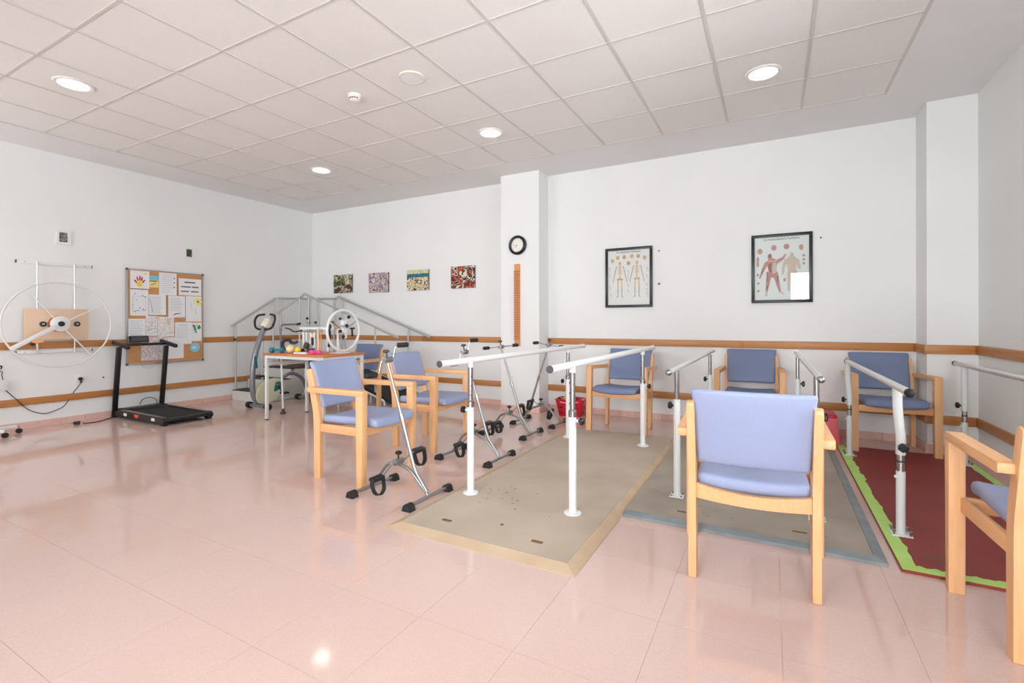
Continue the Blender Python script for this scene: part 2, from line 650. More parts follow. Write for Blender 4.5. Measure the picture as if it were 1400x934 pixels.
bm = B(); bx(bm, GX0, GX1, -0.008, 0.008, -0.0015, 0.028)
run = obj('grid_cross_bar', bm, 'grid_white', ceiling, smooth=0)
run.location = (0, GY0, CEIL)
for j in range(1, GM + 1):
    inst('grid_cross_bar', run, ceiling, (0, GY0 - j * GT, CEIL))

# skirting tiles
SKH, SKT = 0.075, 0.012


def skirt(name, p0, p1, nrm, phase=0.0):
    """row of skirting tiles along the wall foot from p0 to p1; nrm points into the room"""
    p0, p1, nrm = Vector(p0 + (0,)), Vector(p1 + (0,)), Vector(nrm + (0,))
    d = (p1 - p0); ln = d.length; d.normalize()
    root = None
    s = 0.0
    nxt = phase if phase > 0.05 else TS
    while s < ln - 1e-4:
        e_ = min(nxt, ln)
        a, c = p0 + d * (s + .0008), p0 + d * (e_ - .0008)
        q = B()
        lo = [a.x, c.x, (a + nrm * SKT).x, (c + nrm * SKT).x]; la = [a.y, c.y, (a + nrm * SKT).y, (c + nrm * SKT).y]
        bx(q, min(lo), max(lo), min(la), max(la), 0, SKH, bev=0.002, seg=1)
        if root is None:
            root = struct(obj(name, q, 'skirting', smooth=0))
        else:
            obj('tile', q, 'skirting', root, smooth=0)
        s = e_; nxt = e_ + TS
    return root


skirt('baseboard_left', (0, FRONT_Y), (0, 0), (1, 0), 0.2)
skirt('baseboard_back', (SKT, 0), (COLUMN[0] - SKT, 0), (0, -1), 0.3)
skirt('baseboard_column_left', (COLUMN[0], 0), (COLUMN[0], COLUMN[2]), (-1, 0))
skirt('baseboard_column_front', (COLUMN[0] - SKT, COLUMN[2]), (COLUMN[1] + SKT, COLUMN[2]), (0, -1))
skirt('baseboard_column_right', (COLUMN[1], 0), (COLUMN[1], COLUMN[2]), (1, 0))
skirt('baseboard_back_right', (COLUMN[1] + SKT, 0), (RCOL[0] - SKT, 0), (0, -1), 0.2)
skirt('baseboard_pier_left', (RCOL[0], 0), (RCOL[0], RCOL[2]), (-1, 0))
skirt('baseboard_pier_front', (RCOL[0] - SKT, RCOL[2]), (RIGHT_X - SKT, RCOL[2]), (0, -1))
skirt('baseboard_right', (RIGHT_X, RCOL[2]), (RIGHT_X, FRONT_Y), (-1, 0), 0.25)

# wooden wall protection rails, in boards
RT = 0.02
ntrim = 0


def rail(p0, p1, nrm, joints=()):
    global ntrim
    p0, p1, nrm = Vector(p0 + (0,)), Vector(p1 + (0,)), Vector(nrm + (0,))
    d = (p1 - p0); ln = d.length; d.normalize()
    for (z0, z1) in ((0.854, 0.932), (0.254, 0.331)):
        ntrim += 1
        root = None
        cut = [0] + [j for j in joints if 0 < j < ln] + [ln]
        for s, e_ in zip(cut[:-1], cut[1:]):
            a, c = p0 + d * (s + (.0007 if s else 0)), p0 + d * (e_ - (.0007 if e_ < ln else 0))
            q = B()
            xs_ = [a.x, c.x, (a + nrm * RT).x, (c + nrm * RT).x]; ys_ = [a.y, c.y, (a + nrm * RT).y, (c + nrm * RT).y]
            bx(q, min(xs_), max(xs_), min(ys_), max(ys_), z0, z1, bev=0.004, seg=2)
            if root is None:
                root = struct(obj('trim_%d' % ntrim, q, 'wood_rail'))
            else:
                obj('board', q, 'wood_rail', root)


rail((0, FRONT_Y), (0, 0), (1, 0), (2.5, 5.0))
rail((RT, 0), (COLUMN[0], 0), (0, -1), (2.4,))
rail((COLUMN[1], 0), (RCOL[0] - RT, 0), (0, -1), (2.27,))
rail((RCOL[0], 0), (RCOL[0], RCOL[2]), (-1, 0))
rail((RCOL[0] - RT, RCOL[2]), (RIGHT_X - RT, RCOL[2]), (0, -1))
rail((RIGHT_X, RCOL[2]), (RIGHT_X, -2.3), (-1, 0), (1.3,))
rail((RIGHT_X, -2.3), (RIGHT_X, FRONT_Y), (-1, 0), (2.4,))

# ceiling fittings
def downlight(x, y, label):
    t = thing('ceiling_light', label, 'ceiling light', (x, y, CEIL), 0, 'round ceiling downlights')
    q = B(); lathe(q, [(0.098, 0.004), (0.098, -0.006), (0.122, -0.008), (0.127, -0.003), (0.127, 0.008), (0.098, 0.008)], 32)
    obj('ring', q, 'lamp_ring', t)
    q = B(); lathe(q, [(0.0975, -0.002), (0.0975, 0.003)], 32)
    obj('diffuser', q, 'lamp_glow', t)
    return t


LX = [GX0 + GT * k for k in (2.45, 6.5, 10.5)]
downlight(2.16, -4.00, 'lit round ceiling downlight near the left edge, above the shoulder wheel wall')
downlight(2.11, -1.575, 'lit round ceiling downlight above the exercise bike and cluttered table')
downlight(4.56, -1.575, 'lit round ceiling downlight above the clock column, middle of the row')
downlight(6.975, -1.568, 'lit round ceiling downlight at the right, above the muscle chart')
t = thing('ceiling_speaker', 'round flat cream ceiling speaker beside the smoke detector', 'speaker', (4.585, -2.80, CEIL))
q = B(); lathe(q, [(0.083, 0.006), (0.083, -0.006), (0.094, -0.008), (0.098, 0.0), (0.098, 0.006)], 32); obj('rim', q, 'cream_plastic', t)
q = B(); lathe(q, [(0, -0.008), (0.05, -0.007), (0.0825, -0.004), (0.0825, 0.006)], 32); obj('grille', q, 'soffit_paint', t)
t = thing('smoke_detector', 'small white domed smoke detector on the ceiling tiles', 'smoke detector', (3.97, -2.793, CEIL))
q = B(); lathe(q, [(0.055, 0.006), (0.055, -0.014), (0.047, -0.02)], 24); obj('base', q, 'detector_white', t)
q = B(); lathe(q, [(0.044, -0.02), (0.044, -0.036), (0.03, -0.046), (0, -0.048)], 24); obj('dome', q, 'detector_white', t)
for a in range(5):
    an = -PI / 2 + (a - 2) * 0.42 + 0.4
    q = B(); box(q, (0.0425 * math.cos(an), 0.0425 * math.sin(an), -0.03), (0.006, 0.012, 0.01), Matrix.Rotation(an, 4, 'Z'))
    obj('vent_slot', q, 'black_plastic', t, smooth=0)

# ================================================================ ARMCHAIRS
def yz_prism(bm, poly, x0, x1, shear=None):
    """polygon in (y, z) extruded along x; shear(y) adds to x"""
    n0 = len(bm.verts)
    lo = [bm.verts.new((x0, p[0], p[1])) for p in poly]
    hi = [bm.verts.new((x1, p[0], p[1])) for p in poly]
    k = len(poly)
    fs = [bm.faces.new(list(reversed(lo))), bm.faces.new(hi)]
    for i in range(k):
        fs.append(bm.faces.new((lo[i], lo[(i + 1) % k], hi[(i + 1) % k], hi[i])))
    if shear:
        for v in lo + hi:
            v.co.x += shear(v.co.y)
    ed = [e for e in fs[0].edges] + [e for e in fs[1].edges]
    bmesh.ops.bevel(bm, geom=ed, offset=0.005, segments=2, profile=0.5, affect='EDGES')


def round_poly(pts, r, n=4):
    out = []
    k = len(pts)
    for i in range(k):
        p = Vector(pts[i] + (0,)); a = Vector(pts[i - 1] + (0,)) - p; c = Vector(pts[(i + 1) % k] + (0,)) - p
        d = r[i] if isinstance(r, (list, tuple)) else r
        if d <= 0:
            out.append((p.x, p.y)); continue
        d = min(d, a.length * .45, c.length * .45)
        A, C_ = p + a.normalized() * d, p + c.normalized() * d
        for j in range(n + 1):
            t = j / n
            q = A * (1 - t) ** 2 + p * 2 * t * (1 - t) + C_ * t * t
            out.append((q.x, q.y))
    return out


def make_chair():
    """facing +y, origin on the floor between the legs"""
    t = thing('armchair', 'x', 'chair', (0, 0, 0), 0, 'blue upholstered armchairs')
    for s in (-1, 1):
        q = B()
        poly = round_poly([(-.256, 0), (-.198, 0), (-.196, .40), (-.206, .50), (-.283, .795), (-.334, .785), (-.262, .47), (-.258, .40)], [.006, .006, .05, .05, .018, .018, .05, .05])
        yz_prism(q, poly, s * .235 - .0155, s * .235 + .0155)
        obj('leg', q, 'beech', t)
        q = B()
        poly = [(.196, 0), (.24, 0), (.252, .628), (.190, .628)]
        yz_prism(q, poly, s * .283 - .0275, s * .283 + .0275)
        obj('leg', q, 'beech', t)
        q = B()
        poly = round_poly([(-.275, .627), (.19, .627), (.252, .627), (.252, .664), (-.275, .664)], [.008, 0, 0, .03, .008], 5)
        yz_prism(q, poly, s * .283 - .0275, s * .283 + .0275, lambda y, s=s: -s * .016 * (1 - (y + .275) / .527))
        obj('armrest', q, 'beech_flat', t)
        q = B(); beam(q, (s * .237, -.195, .369), (s * .262, .20, .372), .022, .058, .003)
        obj('side_rail', q, 'beech_flat', t)
    q = B()
    # rear rail, top edge sagging in the middle
    n = 12
    top = [(-.22 + .44 * i / n, .416 - .028 * (1 - ((2 * i / n) - 1) ** 2)) for i in range(n + 1)]
    bot = [(.22 - .44 * i / n, .352 - .014 * (1 - ((2 * i / n) - 1) ** 2)) for i in range(n + 1)]
    prism(q, top + bot, .024, Matrix(((1, 0, 0, 0), (0, 0, 1, -.24), (0, 1, 0, 0), (0, 0, 0, 1))))
    obj('rear_rail', q, 'beech_flat', t)
    q = B(); bx(q, -.256, .256, .195, .219, .343, .401, .003); obj('front_rail', q, 'beech_flat', t)

    def seat(v):
        f = (v.co.y + .25) / .5
        v.co.x *= 1.0 if f < .8 else 1.0
        v.co.z += .428 + .010 * f + .016 * (v.co.x / .235) ** 2 - .012
        if v.co.y > .16:
            v.co.z -= .9 * (v.co.y - .16) ** 2 * 2.2
        v.co.y += .045
    q = B(); cushion(q, .442, .50, .06, .024, seat); obj('seat_cushion', q, 'upholstery', t)

    def back(v):
        z = v.co.z
        f = (z + .17) / .34
        v.co.x *= .965 + .05 * f + (.035 * ((f - .8) / .2) ** 2 if f > .8 else 0)
        v.co.y *= 1 + .35 * (1 - (v.co.x / .23) ** 2) * (1 - (2 * f - 1) ** 2)
        v.co.y += -.022 * (1 - (v.co.x / .225) ** 2)
        y = v.co.y - .214 - .098 * f - .012 * f * f
        v.co.y, v.co.z = y + .012, .675 + z * 1.0
    q = B(); cushion(q, .454, .042, .336, .019, back); obj('backrest', q, 'upholstery', t)
    return t


chair0 = make_chair()


def chair(i, x, y, rz, label, tilt=0.0, z=0.0):
    c = chair0 if i == 0 else copy_tree(chair0)
    c.location = (x, y, z)
    c.rotation_euler = (tilt, 0, rz)
    c['label'] = label
    return c


def swap_upholstery(c):
    # seat and backrest of the rear chairs get a darker, greyer blue
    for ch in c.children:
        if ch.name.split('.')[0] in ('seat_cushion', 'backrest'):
            ch.data = ch.data.copy(); ch.data.materials.clear(); ch.data.materials.append(MATS['upholstery_dark'])


R90 = -PI / 2
chair(0, 6.945, -3.185, math.radians(2), 'blue armchair in the foreground seen from behind, before the grey platform')
chair(1, 4.32, -3.03, R90 + math.radians(4), 'blue armchair beside the beige platform, in front of the nearest pedal exerciser')
chair(2, 4.20, -2.075, R90 + math.radians(4), 'blue armchair facing the second pedal exerciser, behind the nearest left chair')
swap_upholstery(chair(3, 2.235, -1.19, PI, 'blue armchair behind the cluttered table, beside the ramp'))
chair(4, 7.985, -3.265, math.radians(-1), 'blue armchair cut off by the right edge, at the corner of the red platform')
swap_upholstery(chair(5, 5.655, -.745, PI - math.radians(1), 'blue armchair between the white bars, under the skeleton chart', math.asin(.022 / .45), 0.0114))
swap_upholstery(chair(6, 6.838, -.362, PI, 'blue armchair against the back wall between the chrome bars of the grey platform'))
swap_upholstery(chair(7, 7.93, -.39, PI + math.radians(3.5), 'blue armchair in the far right corner, at the back of the red platform', math.asin(.014 / .45), 0.0073))


# ================================================================ PARALLEL BARS
def knob(bm, p, d, r=.024, star=True):
    M = axis_m(p, d)
    cyl(bm, p, Vector(p) + Vector(d).normalized() * .02, .007, 10)
    prof = [(r * .5, .012), (r, .016), (r, .03), (r * .7, .036), (0, .037)]
    lathe(bm, prof, 7 if star else 16, M)


# --- beige platform, white bars
t = thing('parallel_bars', 'beige wooden platform with two white parallel bars on four white posts', 'parallel bars', (5.707, -2.285, 0), 0, 'parallel bar sets')
OX, OY = 5.707, -2.285
X0, X1, Y0, Y1, H = 5.15 - OX, 6.262 - OX, -3.70 - OY, -.875 - OY, .022
I = .062


def platform_edges(t, X0, X1, Y0, Y1, H, I, material, name='edge_strip', zl=.003, skip=()):
    c = [(X0, Y0), (X1, Y0), (X1, Y1), (X0, Y1)]
    if 3 in skip:
        c[0], c[3] = (X0 + I, Y0), (X0 + I, Y1)
    ci = [(X0 + I, Y0 + I), (X1 - I, Y0 + I), (X1 - I, Y1 - I), (X0 + I, Y1 - I)]
    for k in range(4):
        if k in skip:
            continue
        a, b2 = c[k], c[(k + 1) % 4]; ai, bi = ci[k], ci[(k + 1) % 4]
        q = B()
        v = [q.verts.new(p) for p in ((a[0], a[1], 0), (b2[0], b2[1], 0), (bi[0], bi[1], 0), (ai[0], ai[1], 0), (a[0], a[1], zl), (b2[0], b2[1], zl), (bi[0], bi[1], H), (ai[0], ai[1], H))]
        for f in ((0, 1, 2, 3), (4, 5, 6, 7), (0, 1, 5, 4), (1, 2, 6, 5), (2, 3, 7, 6), (3, 0, 4, 7)):
            q.faces.new([v[j] for j in f])
        obj(name, q, material, t, smooth=0)


platform_edges(t, X0, X1, Y0, Y1, H, I, 'beige_edge')
q = B(); g1 = .0012; bx(q, X0 + I + g1, X1 - I - g1, Y0 + I + g1, Y1 - I - g1, 0, H); deck = obj('deck', q, 'beige_board', t, smooth=0)


def blob(bm, x, y, rx, ry, z, n=9, jit=.35):
    p = []
    for k in range(n):
        a = 2 * PI * k / n
        f = 1 + random.uniform(-jit, jit)
        p.append((x + rx * f * math.cos(a), y + ry * f * math.sin(a)))
    bm.faces.new([bm.verts.new((px_, py_, z)) for px_, py_ in p])


for (sx, sy) in ((5.427, -3.505), (5.986, -3.505)):
    q = B(); prism(q, round_poly([(-.032, -.013), (.032, -.013), (.032, .013), (-.032, .013)], .01), .0012, Matrix.Translation((sx - OX, sy - OY, H - .0004)))
    obj('hand_slot', q, 'slot_shade', deck, smooth=0)  # no real hole, a flat plate coloured as dark as the recess
q = B(); lathe(q, [(.011, 0), (.011, .001)], 14, Matrix.Translation((5.728 - OX, -3.41 - OY, H - .0002))); obj('plug_hole', q, 'dark_grey', deck, smooth=0)
q = B()
for _ in range(30):
    a = random.random()
    x, y = 5.45 + random.gauss(.1, .09), -3.15 + random.gauss(.12, .14)
    if random.random() < .4:
        x, y = random.uniform(5.3, 6.1), random.uniform(-3.5, -1.1)
    blob(q, max(5.25, min(6.15, x)) - OX, y - OY, random.uniform(.004, .014), random.uniform(.003, .008), H + .0004)
o = obj('scuff', q, 'stain', deck, smooth=0); o['kind'] = 'stuff'


def white_post(t, x, y, z0, zr, side):
    """round flange, white tube, chrome upper tube, collar, knob, rail saddle"""
    q = B(); lathe(q, [(.05, 0), (.05, .007), (.044, .010), (.025, .012), (.0225, .02)], 28, Matrix.Translation((x, y, z0)))
    for k in range(3):
        a = 2 * PI * k / 3 + .5
        lathe(q, [(.006, .0), (.006, .013), (0, .014)], 8, Matrix.Translation((x + .037 * math.cos(a), y + .037 * math.sin(a), z0)))
    fl = obj('flange', q, 'white_paint', t)
    q = B(); cyl(q, (x, y, z0 + .012), (x, y, .585), .0225, 24); p = obj('post', q, 'white_paint', t)
    q = B(); lathe(q, [(.018, .58), (.0245, .582), (.0245, .618), (.0175, .624)], 24, Matrix.Translation((x, y, 0))); obj('collar', q, 'chrome', p)
    q = B(); cyl(q, (x, y, .60), (x, y, zr - .03), .0165, 20)
    up = obj('inner_tube', q, 'chrome', t)
    for zz in (.66, .72, .78):
        q = B(); cyl(q, (x - side * .012, y - .0105, zz), (x - side * .0135, y - .0125, zz), .0045, 8)
        obj('adjusting_hole', q, 'black_plastic', up, smooth=0)
    q = B(); cyl(q, (x, y, zr - .045), (x, y, zr - .012), .019, 20); obj('saddle', q, 'white_paint', t)
    q = B(); cyl(q, (x + side * .02, y, .56), (x + side * .036, y, .56), .009, 12); obj('knob_stem', q, 'white_paint', p)
    q = B(); knob(q, (x + side * .034, y, .56), (side, 0, 0), .022, False); obj('knob', q, 'black_plastic', p)


ZR = .884
for (x, y, s) in ((5.305, -3.078, -1), (6.012, -3.078, 1), (5.295, -1.352, -1), (6.012, -1.352, 1)):
    white_post(t, x - OX, y - OY, H, ZR, s)
for x in (5.30, 6.012):
    q = B(); cyl(q, (x - OX, -3.40 - OY, ZR), (x - OX, -.925 - OY, ZR + .003), .0205, 24); r = obj('rail', q, 'white_paint', t)
    for y, s in ((-3.40, -1), (-.925, 1)):
        q = B(); lathe(q, [(.0205, 0), (.0205, .003), (.017, .006), (0, .006)], 24, axis_m((x - OX, y - OY, ZR), (0, s, 0)))
        obj('end_cap', q, 'dark_grey' , r)

# --- grey platform, chrome bars
OX, OY = 6.885, -1.745
t = thing('parallel_bars', 'brown grey platform with grey edging and two slim chrome parallel bars', 'parallel bars', (OX, OY, 0), 0, 'parallel bar sets')
X0, X1, Y0, Y1, H = 6.266 - OX, 7.502 - OX, -2.935 - OY, -.62 - OY, .026
platform_edges(t, X0 - .05, X1, Y0, Y1, H, .05, 'grey_edge', zl=.016, skip=(3,))
q = B(); bx(q, X0, X1 - .0512, Y0 + .0512, Y1 - .0512, 0, H - .001); deck = obj('deck', q, 'grey_board', t, smooth=0)
for (sx, sy) in ((6.574, -2.765), (7.157, -2.76)):
    q = B(); box(q, (sx - OX, sy - OY, H - .0006), (.066, .02, .0014)); obj('hand_slot', q, 'slot_shade', deck, smooth=0)
q = B()
for _ in range(22):
    blob(q, random.uniform(6.4, 7.4) - OX, random.uniform(-2.8, -1.2) - OY, random.uniform(.006, .02), random.uniform(.003, .008), H - .0005)
o = obj('scuff', q, 'stain', deck, smooth=0); o['kind'] = 'stuff'
ZG = .836
for (x, y, s) in ((6.50, -2.52, -1), (7.25, -2.52, 1), (6.525, -.90, -1), (7.225, -.90, 1)):
    x -= OX; y -= OY
    q = B(); bx(q, x - .042, x + .042, y - .042, y + .042, H, H + .008, .003)
    pl = obj('base_plate', q, 'grey_white_paint', t)
    for ax, ay in ((-.03, -.03), (.03, -.03), (.03, .03), (-.03, .03)):
        q = B(); lathe(q, [(.006, 0), (.006, .004), (0, .005)], 8, Matrix.Translation((x + ax, y + ay, H + .008))); obj('bolt', q, 'dark_grey', pl)
    q = B(); cyl(q, (x, y, H + .008), (x, y, .64), .0205, 24); p = obj('post', q, 'grey_white_paint', t)
    q = B(); cyl(q, (x, y, .63), (x, y, ZG - .008), .0145, 20); obj('inner_tube', q, 'chrome', t)
    q = B(); knob(q, (x + s * .018, y, .60), (s, 0, 0), .024); obj('knob', q, 'black_plastic', p)
for xa, xb in ((6.50, 6.525), (7.25, 7.225)):
    q = B(); a_, b_ = Vector((xa - OX, -2.80 - OY, ZG)), Vector((xb - OX, -.60 - OY, ZG + .014))
    cyl(q, a_, b_, .0165, 24); r = obj('rail', q, 'brushed_rail', t)
    for p_, d_ in ((a_, a_ - b_), (b_, b_ - a_)):
        q = B(); lathe(q, [(.0185, -.008), (.0185, .003), (.015, .011), (.008, .016), (0, .018)], 20, axis_m(p_, d_)); obj('end_cap', q, 'chrome', r)

# --- red platform with green tape, low white bars
OX, OY = 7.983, -1.705
t = thing('parallel_bars', 'dark red platform with bright green taped border and grey white parallel bars', 'parallel bars', (OX, OY, 0), 0, 'parallel bar sets')
X0, X1, Y0, Y1, H = 7.545 - OX, 8.425 - OX, -2.955 - OY, -.455 - OY, .014
q = B(); bx(q, X0, X1, Y0, Y1, 0, H, .002, 1); deck = obj('deck', q, 'red_board', t, smooth=0)


def tape(x0, x1, y0, y1, inner):
    """strip with a ragged inner side; inner in '+x','-x','+y','-y'"""
    q = B(); n = 46
    ax = 'y' if inner[1] == 'x' else 'x'
    lo, hi = [], []
    for k in range(n + 1):
        f = k / n
        j = random.choice((0, 0, 0, .004, .008, -.006, .012)) if 0 < k < n else 0
        if ax == 'y':
            y = y0 + (y1 - y0) * f
            a, c = (x0, x1 + j) if inner == '+x' else (x0 - j, x1)
            lo.append((a, y)); hi.append((c, y))
        else:
            x = x0 + (x1 - x0) * f
            a, c = (y0, y1 + j) if inner == '+y' else (y0 - j, y1)
            lo.append((x, a)); hi.append((x, c))
    prism(q, lo + hi[::-1], .0012, Matrix.Translation((0, 0, H)))
    obj('tape_strip', q, 'green_tape', deck, smooth=0)


tape(X0 + .002, X0 + .062, Y0 + .058, Y1, '+x')
tape(X0 + .002, X1 - .002, Y0 + .002, Y0 + .058, '+y')
tape(X1 - .052, X1 - .002, Y0 + .058, Y1, '-x')
q = B(); prism(q, round_poly([(-.04, -.014), (.04, -.014), (.04, .014), (-.04, .014)], .012), .001, Matrix.Translation((7.703 - OX, -2.762 - OY, H)))
o = obj('hand_slot', q, 'slot_shade', deck, smooth=0)
ZD = .79
for (x, y, s) in ((7.625, -2.505, -1), (7.603, -.80, -1), (8.352, -.725, -1), (8.352, -2.505, 1)):
    x -= OX; y -= OY
    q = B(); bx(q, x - .045, x + .045, y - .045, y + .045, H, H + .006, .002); pl = obj('base_plate', q, 'grey_white_paint', t)
    for ax, ay in ((-.034, -.034), (.034, -.034), (.034, .034), (-.034, .034)):
        q = B(); lathe(q, [(.005, 0), (.005, .016), (.009, .017), (.009, .023), (0, .026)], 8, Matrix.Translation((x + ax, y + ay, H + .006))); obj('bolt', q, 'chrome', pl)
    q = B(); cyl(q, (x, y, H + .006), (x, y, .345), .0205, 24); p = obj('post', q, 'grey_white_paint', t)
    q = B(); cyl(q, (x - .028, y - .004, .315), (x - .016, y - .004, .315), .007, 8); obj('set_screw', q, 'white_paint', p)
    q = B(); cyl(q, (x, y, .34), (x, y, .452), .017, 20); it = obj('inner_tube', q, 'dull_steel', t)
    q = B(); cyl(q, (x, y, .392), (x, y, .402), .0176, 20); obj('joint_ring', q, 'dark_grey', it)
    dx = -.014 if x < 0 else 0.0
    q = B(); tube(q, curve([(x, y, .432), (x, y, .52), (x + dx * .8, y, .66), (x + dx, y, ZD - .012)], 5), .0215, 22); sl = obj('upper_sleeve', q, 'grey_white_paint', t)
    kd = (s, -.25, 0) if y < 0 and x < 0 else (s, 0, 0)
    if x < 0 and y < 0:
        kd = (.1, -1, 0)
    q = B(); knob(q, Vector((x, y, .475)) + Vector(kd).normalized() * .018, kd, .024); obj('knob', q, 'black_plastic', sl)
for xa, ya, yb in ((7.608, -2.79, -.665), (8.352, -2.79, -.53)):
    q = B(); a_, b_ = Vector((xa - OX, ya - OY, ZD)), Vector((xa - OX - .006, yb - OY, ZD))
    cyl(q, a_, b_, .0185, 24); r = obj('rail', q, 'brushed_rail', t)
    for p_, d_ in ((a_, a_ - b_), (b_, b_ - a_)):
        q = B(); lathe(q, [(.0205, -.018), (.0215, .0), (.019, .012), (.012, .02), (0, .024)], 20, axis_m(p_, d_)); obj('end_cap', q, 'black_rubber', r)


# ================================================================ PEDAL EXERCISERS
def pedal(bm_grip, bm_strap, c, tilt):
    """pedal body along y, strap loop under/over it"""
    M = Matrix.Translation(Vector(c)) @ Matrix.Rotation(tilt, 4, 'Y')
    vs = box(bm_grip, (0, 0, 0), (.046, .108, .026), None, .009)
    xf(bm_grip, vs, M)
    pts = [(0, -.048, .0), (0, -.054, -.03), (0, -.042, -.085), (0, 0, -.108), (0, .042, -.085), (0, .054, -.03), (0, .048, .0)]
    pts = curve(pts, 4)
    M2 = Matrix.Translation(Vector(c)) @ Matrix.Rotation(-tilt, 4, 'Y')
    prev = None
    for p in pts:
        e_ = Vector((.015, 0, 0)); k_ = Vector((0, p.y * .88, p.z * .93))
        a, b_, a2, b2 = [bm_strap.verts.new(M2 @ w_) for w_ in (p - e_, p + e_, k_ - e_, k_ + e_)]
        if prev:
            pa, pb, pa2, pb2 = prev
            bm_strap.faces.new((pa, pb, b_, a)); bm_strap.faces.new((pa2, a2, b2, pb2)); bm_strap.faces.new((pa, a, a2, pa2)); bm_strap.faces.new((pb, pb2, b2, b_))
        prev = (a, b_, a2, b2)


def make_pedals():
    """+x = side of the pole; floor bars along y at x = -.235 and +.235"""
    t = thing('pedal_exerciser', 'x', 'pedal exerciser', (0, 0, 0), 0, 'chrome pedal exercisers')
    for x in (-.235, .235):
        q = B(); cyl(q, (x, -.185, .024), (x, .185, .024), .0115, 16); br = obj('floor_bar', q, 'satin_steel', t)
        for s in (-1, 1):
            q = B()
            poly = round_poly([(-.034, 0), (.034, 0), (.020, .044), (-.020, .044)], [.004, .004, .018, .018])
            prism(q, poly, .05, Matrix(((1, 0, 0, x), (0, 0, 1, s * .195 - .025), (0, 1, 0, 0), (0, 0, 0, 1))))
            obj('rubber_foot', q, 'black_rubber', br)
    q = B()
    tube(q, fillet([(-.235, 0, .026), (-.115, 0, .188), (-.02, 0, .20), (.085, 0, .172), (.232, 0, .026)], .05, 5), .0105, 14)
    obj('main_tube', q, 'satin_steel', t)
    q = B()
    tube(q, fillet([(.222, 0.0, .05), (.118, 0, .178), (.012, 0, .505)], .05, 5), .0115, 14)
    pole = obj('lower_pole', q, 'satin_steel', t)
    q = B(); cyl(q, (.012, 0, .505), (-.113, 0, .872), .009, 14); up = obj('upper_pole', q, 'satin_steel', t)
    q = B(); d_ = Vector((-.125, 0, .367)).normalized(); p_ = Vector((.012, 0, .505)); cyl(q, p_ - d_ * .02, p_ + d_ * .025, .0145, 16); obj('collar', q, 'dull_steel', up)
    # lower crank
    q = B(); cyl(q, (-.018, -.036, .213), (-.018, .036, .213), .021, 18); hub = obj('lower_hub', q, 'satin_steel', t)
    q = B(); cyl(q, (-.018, 0, .23), (-.018, 0, .262), .005, 8); lathe(q, [(.012, .258), (.022, .264), (.022, .276), (.012, .282), (0, .283)], 10, Matrix.Translation((-.018, 0, 0))); obj('tension_knob', q, 'black_plastic', hub)
    for s, (px_, pz) in ((-1, (-.082, .128)), (1, (.046, .268))):
        q = B(); tube(q, fillet([(-.018, s * .03, .213), (-.018, s * .062, .213), (px_, s * .075, pz), (px_, s * .17, pz)], .02, 4), .006, 10)
        ck = obj('crank', q, 'satin_steel', t)
        q, q2 = B(), B(); pedal(q, q2, (px_, s * .13, pz), .25)
        pd = obj('pedal', q, 'black_plastic', ck); obj('strap', q2, 'black_rubber', ck)
    # hand crank on top
    q = B(); cyl(q, (-.113, -.034, .882), (-.113, .034, .882), .021, 18); hub = obj('upper_hub', q, 'satin_steel', t)
    q = B(); cyl(q, (-.116, 0, .90), (-.122, 0, .93), .005, 8); lathe(q, [(.008, 0), (.022, .006), (.022, .016), (.01, .022), (0, .023)], 8, axis_m((-.122, 0, .926), (-.1, 0, 1))); obj('tension_knob', q, 'black_plastic', hub)
    return t, hub


ped0, _h = make_pedals()


def hand_cranks(t, ang):
    """the pair of hand grips, turned to ang about the hub axis"""
    for s in (-1, 1):
        dx, dz = s * .095 * math.sin(ang), s * .095 * math.cos(ang)
        q = B(); tube(q, fillet([(-.113, s * .03, .882), (-.113, s * .055, .882), (-.113 + dx, s * .064, .882 + dz), (-.113 + dx, s * .16, .882 + dz)], .018, 4), .0055, 10)
        ck = obj('hand_crank', q, 'chrome', t)
        q = B(); lathe(q, [(0, 0), (.012, .0), (.0175, .006), (.0175, .095), (.012, .102), (0, .102)], 16, axis_m((-.113 + dx, s * .085, .882 + dz), (0, s, 0)))
        g_ = obj('grip', q, 'black_rubber', ck)


for i, (x, y, rz, ang, lab) in enumerate((
        (4.875, -3.262, 0, .15, 'chrome pedal exerciser nearest the camera, in front of the nearest left chair'),
        (4.845, -2.30, 0, .1, 'chrome pedal exerciser second from the camera, before the second left chair'),
        (4.69, -1.40, 0, 1.45, 'chrome pedal exerciser third from the camera, below the clock, pole leaning left'),
        (4.735, -.81, PI, 1.3, 'chrome pedal exerciser beside the red basket, pole leaning right'))):
    p = ped0 if i == 0 else copy_tree(ped0)
    if i:
        for ch in list(p.children):
            if ch.name.startswith('hand_crank'):
                for g_ in list(ch.children):
                    bpy.data.objects.remove(g_)
                bpy.data.objects.remove(ch)
    hand_cranks(p, ang)
    p.location = (x, y, 0); p.rotation_euler = (0, 0, rz); p['label'] = lab

# ================================================================ RED BASKET AND STOOL
t = thing('shopping_basket', 'bright red slotted plastic basket of balls against the back wall', 'basket', (4.885, -.21, 0), .12)
q = B()
w0, d0, w1, d1, hh = .135, .095, .175, .125, .20


def basket_ring(z, inset=0.0):
    f = z / hh
    a, c = w0 + (w1 - w0) * f - inset, d0 + (d1 - d0) * f - inset
    return [(p[0], p[1], z) for p in round_poly([(-a, -c), (a, -c), (a, c), (-a, c)], .03, 3)]


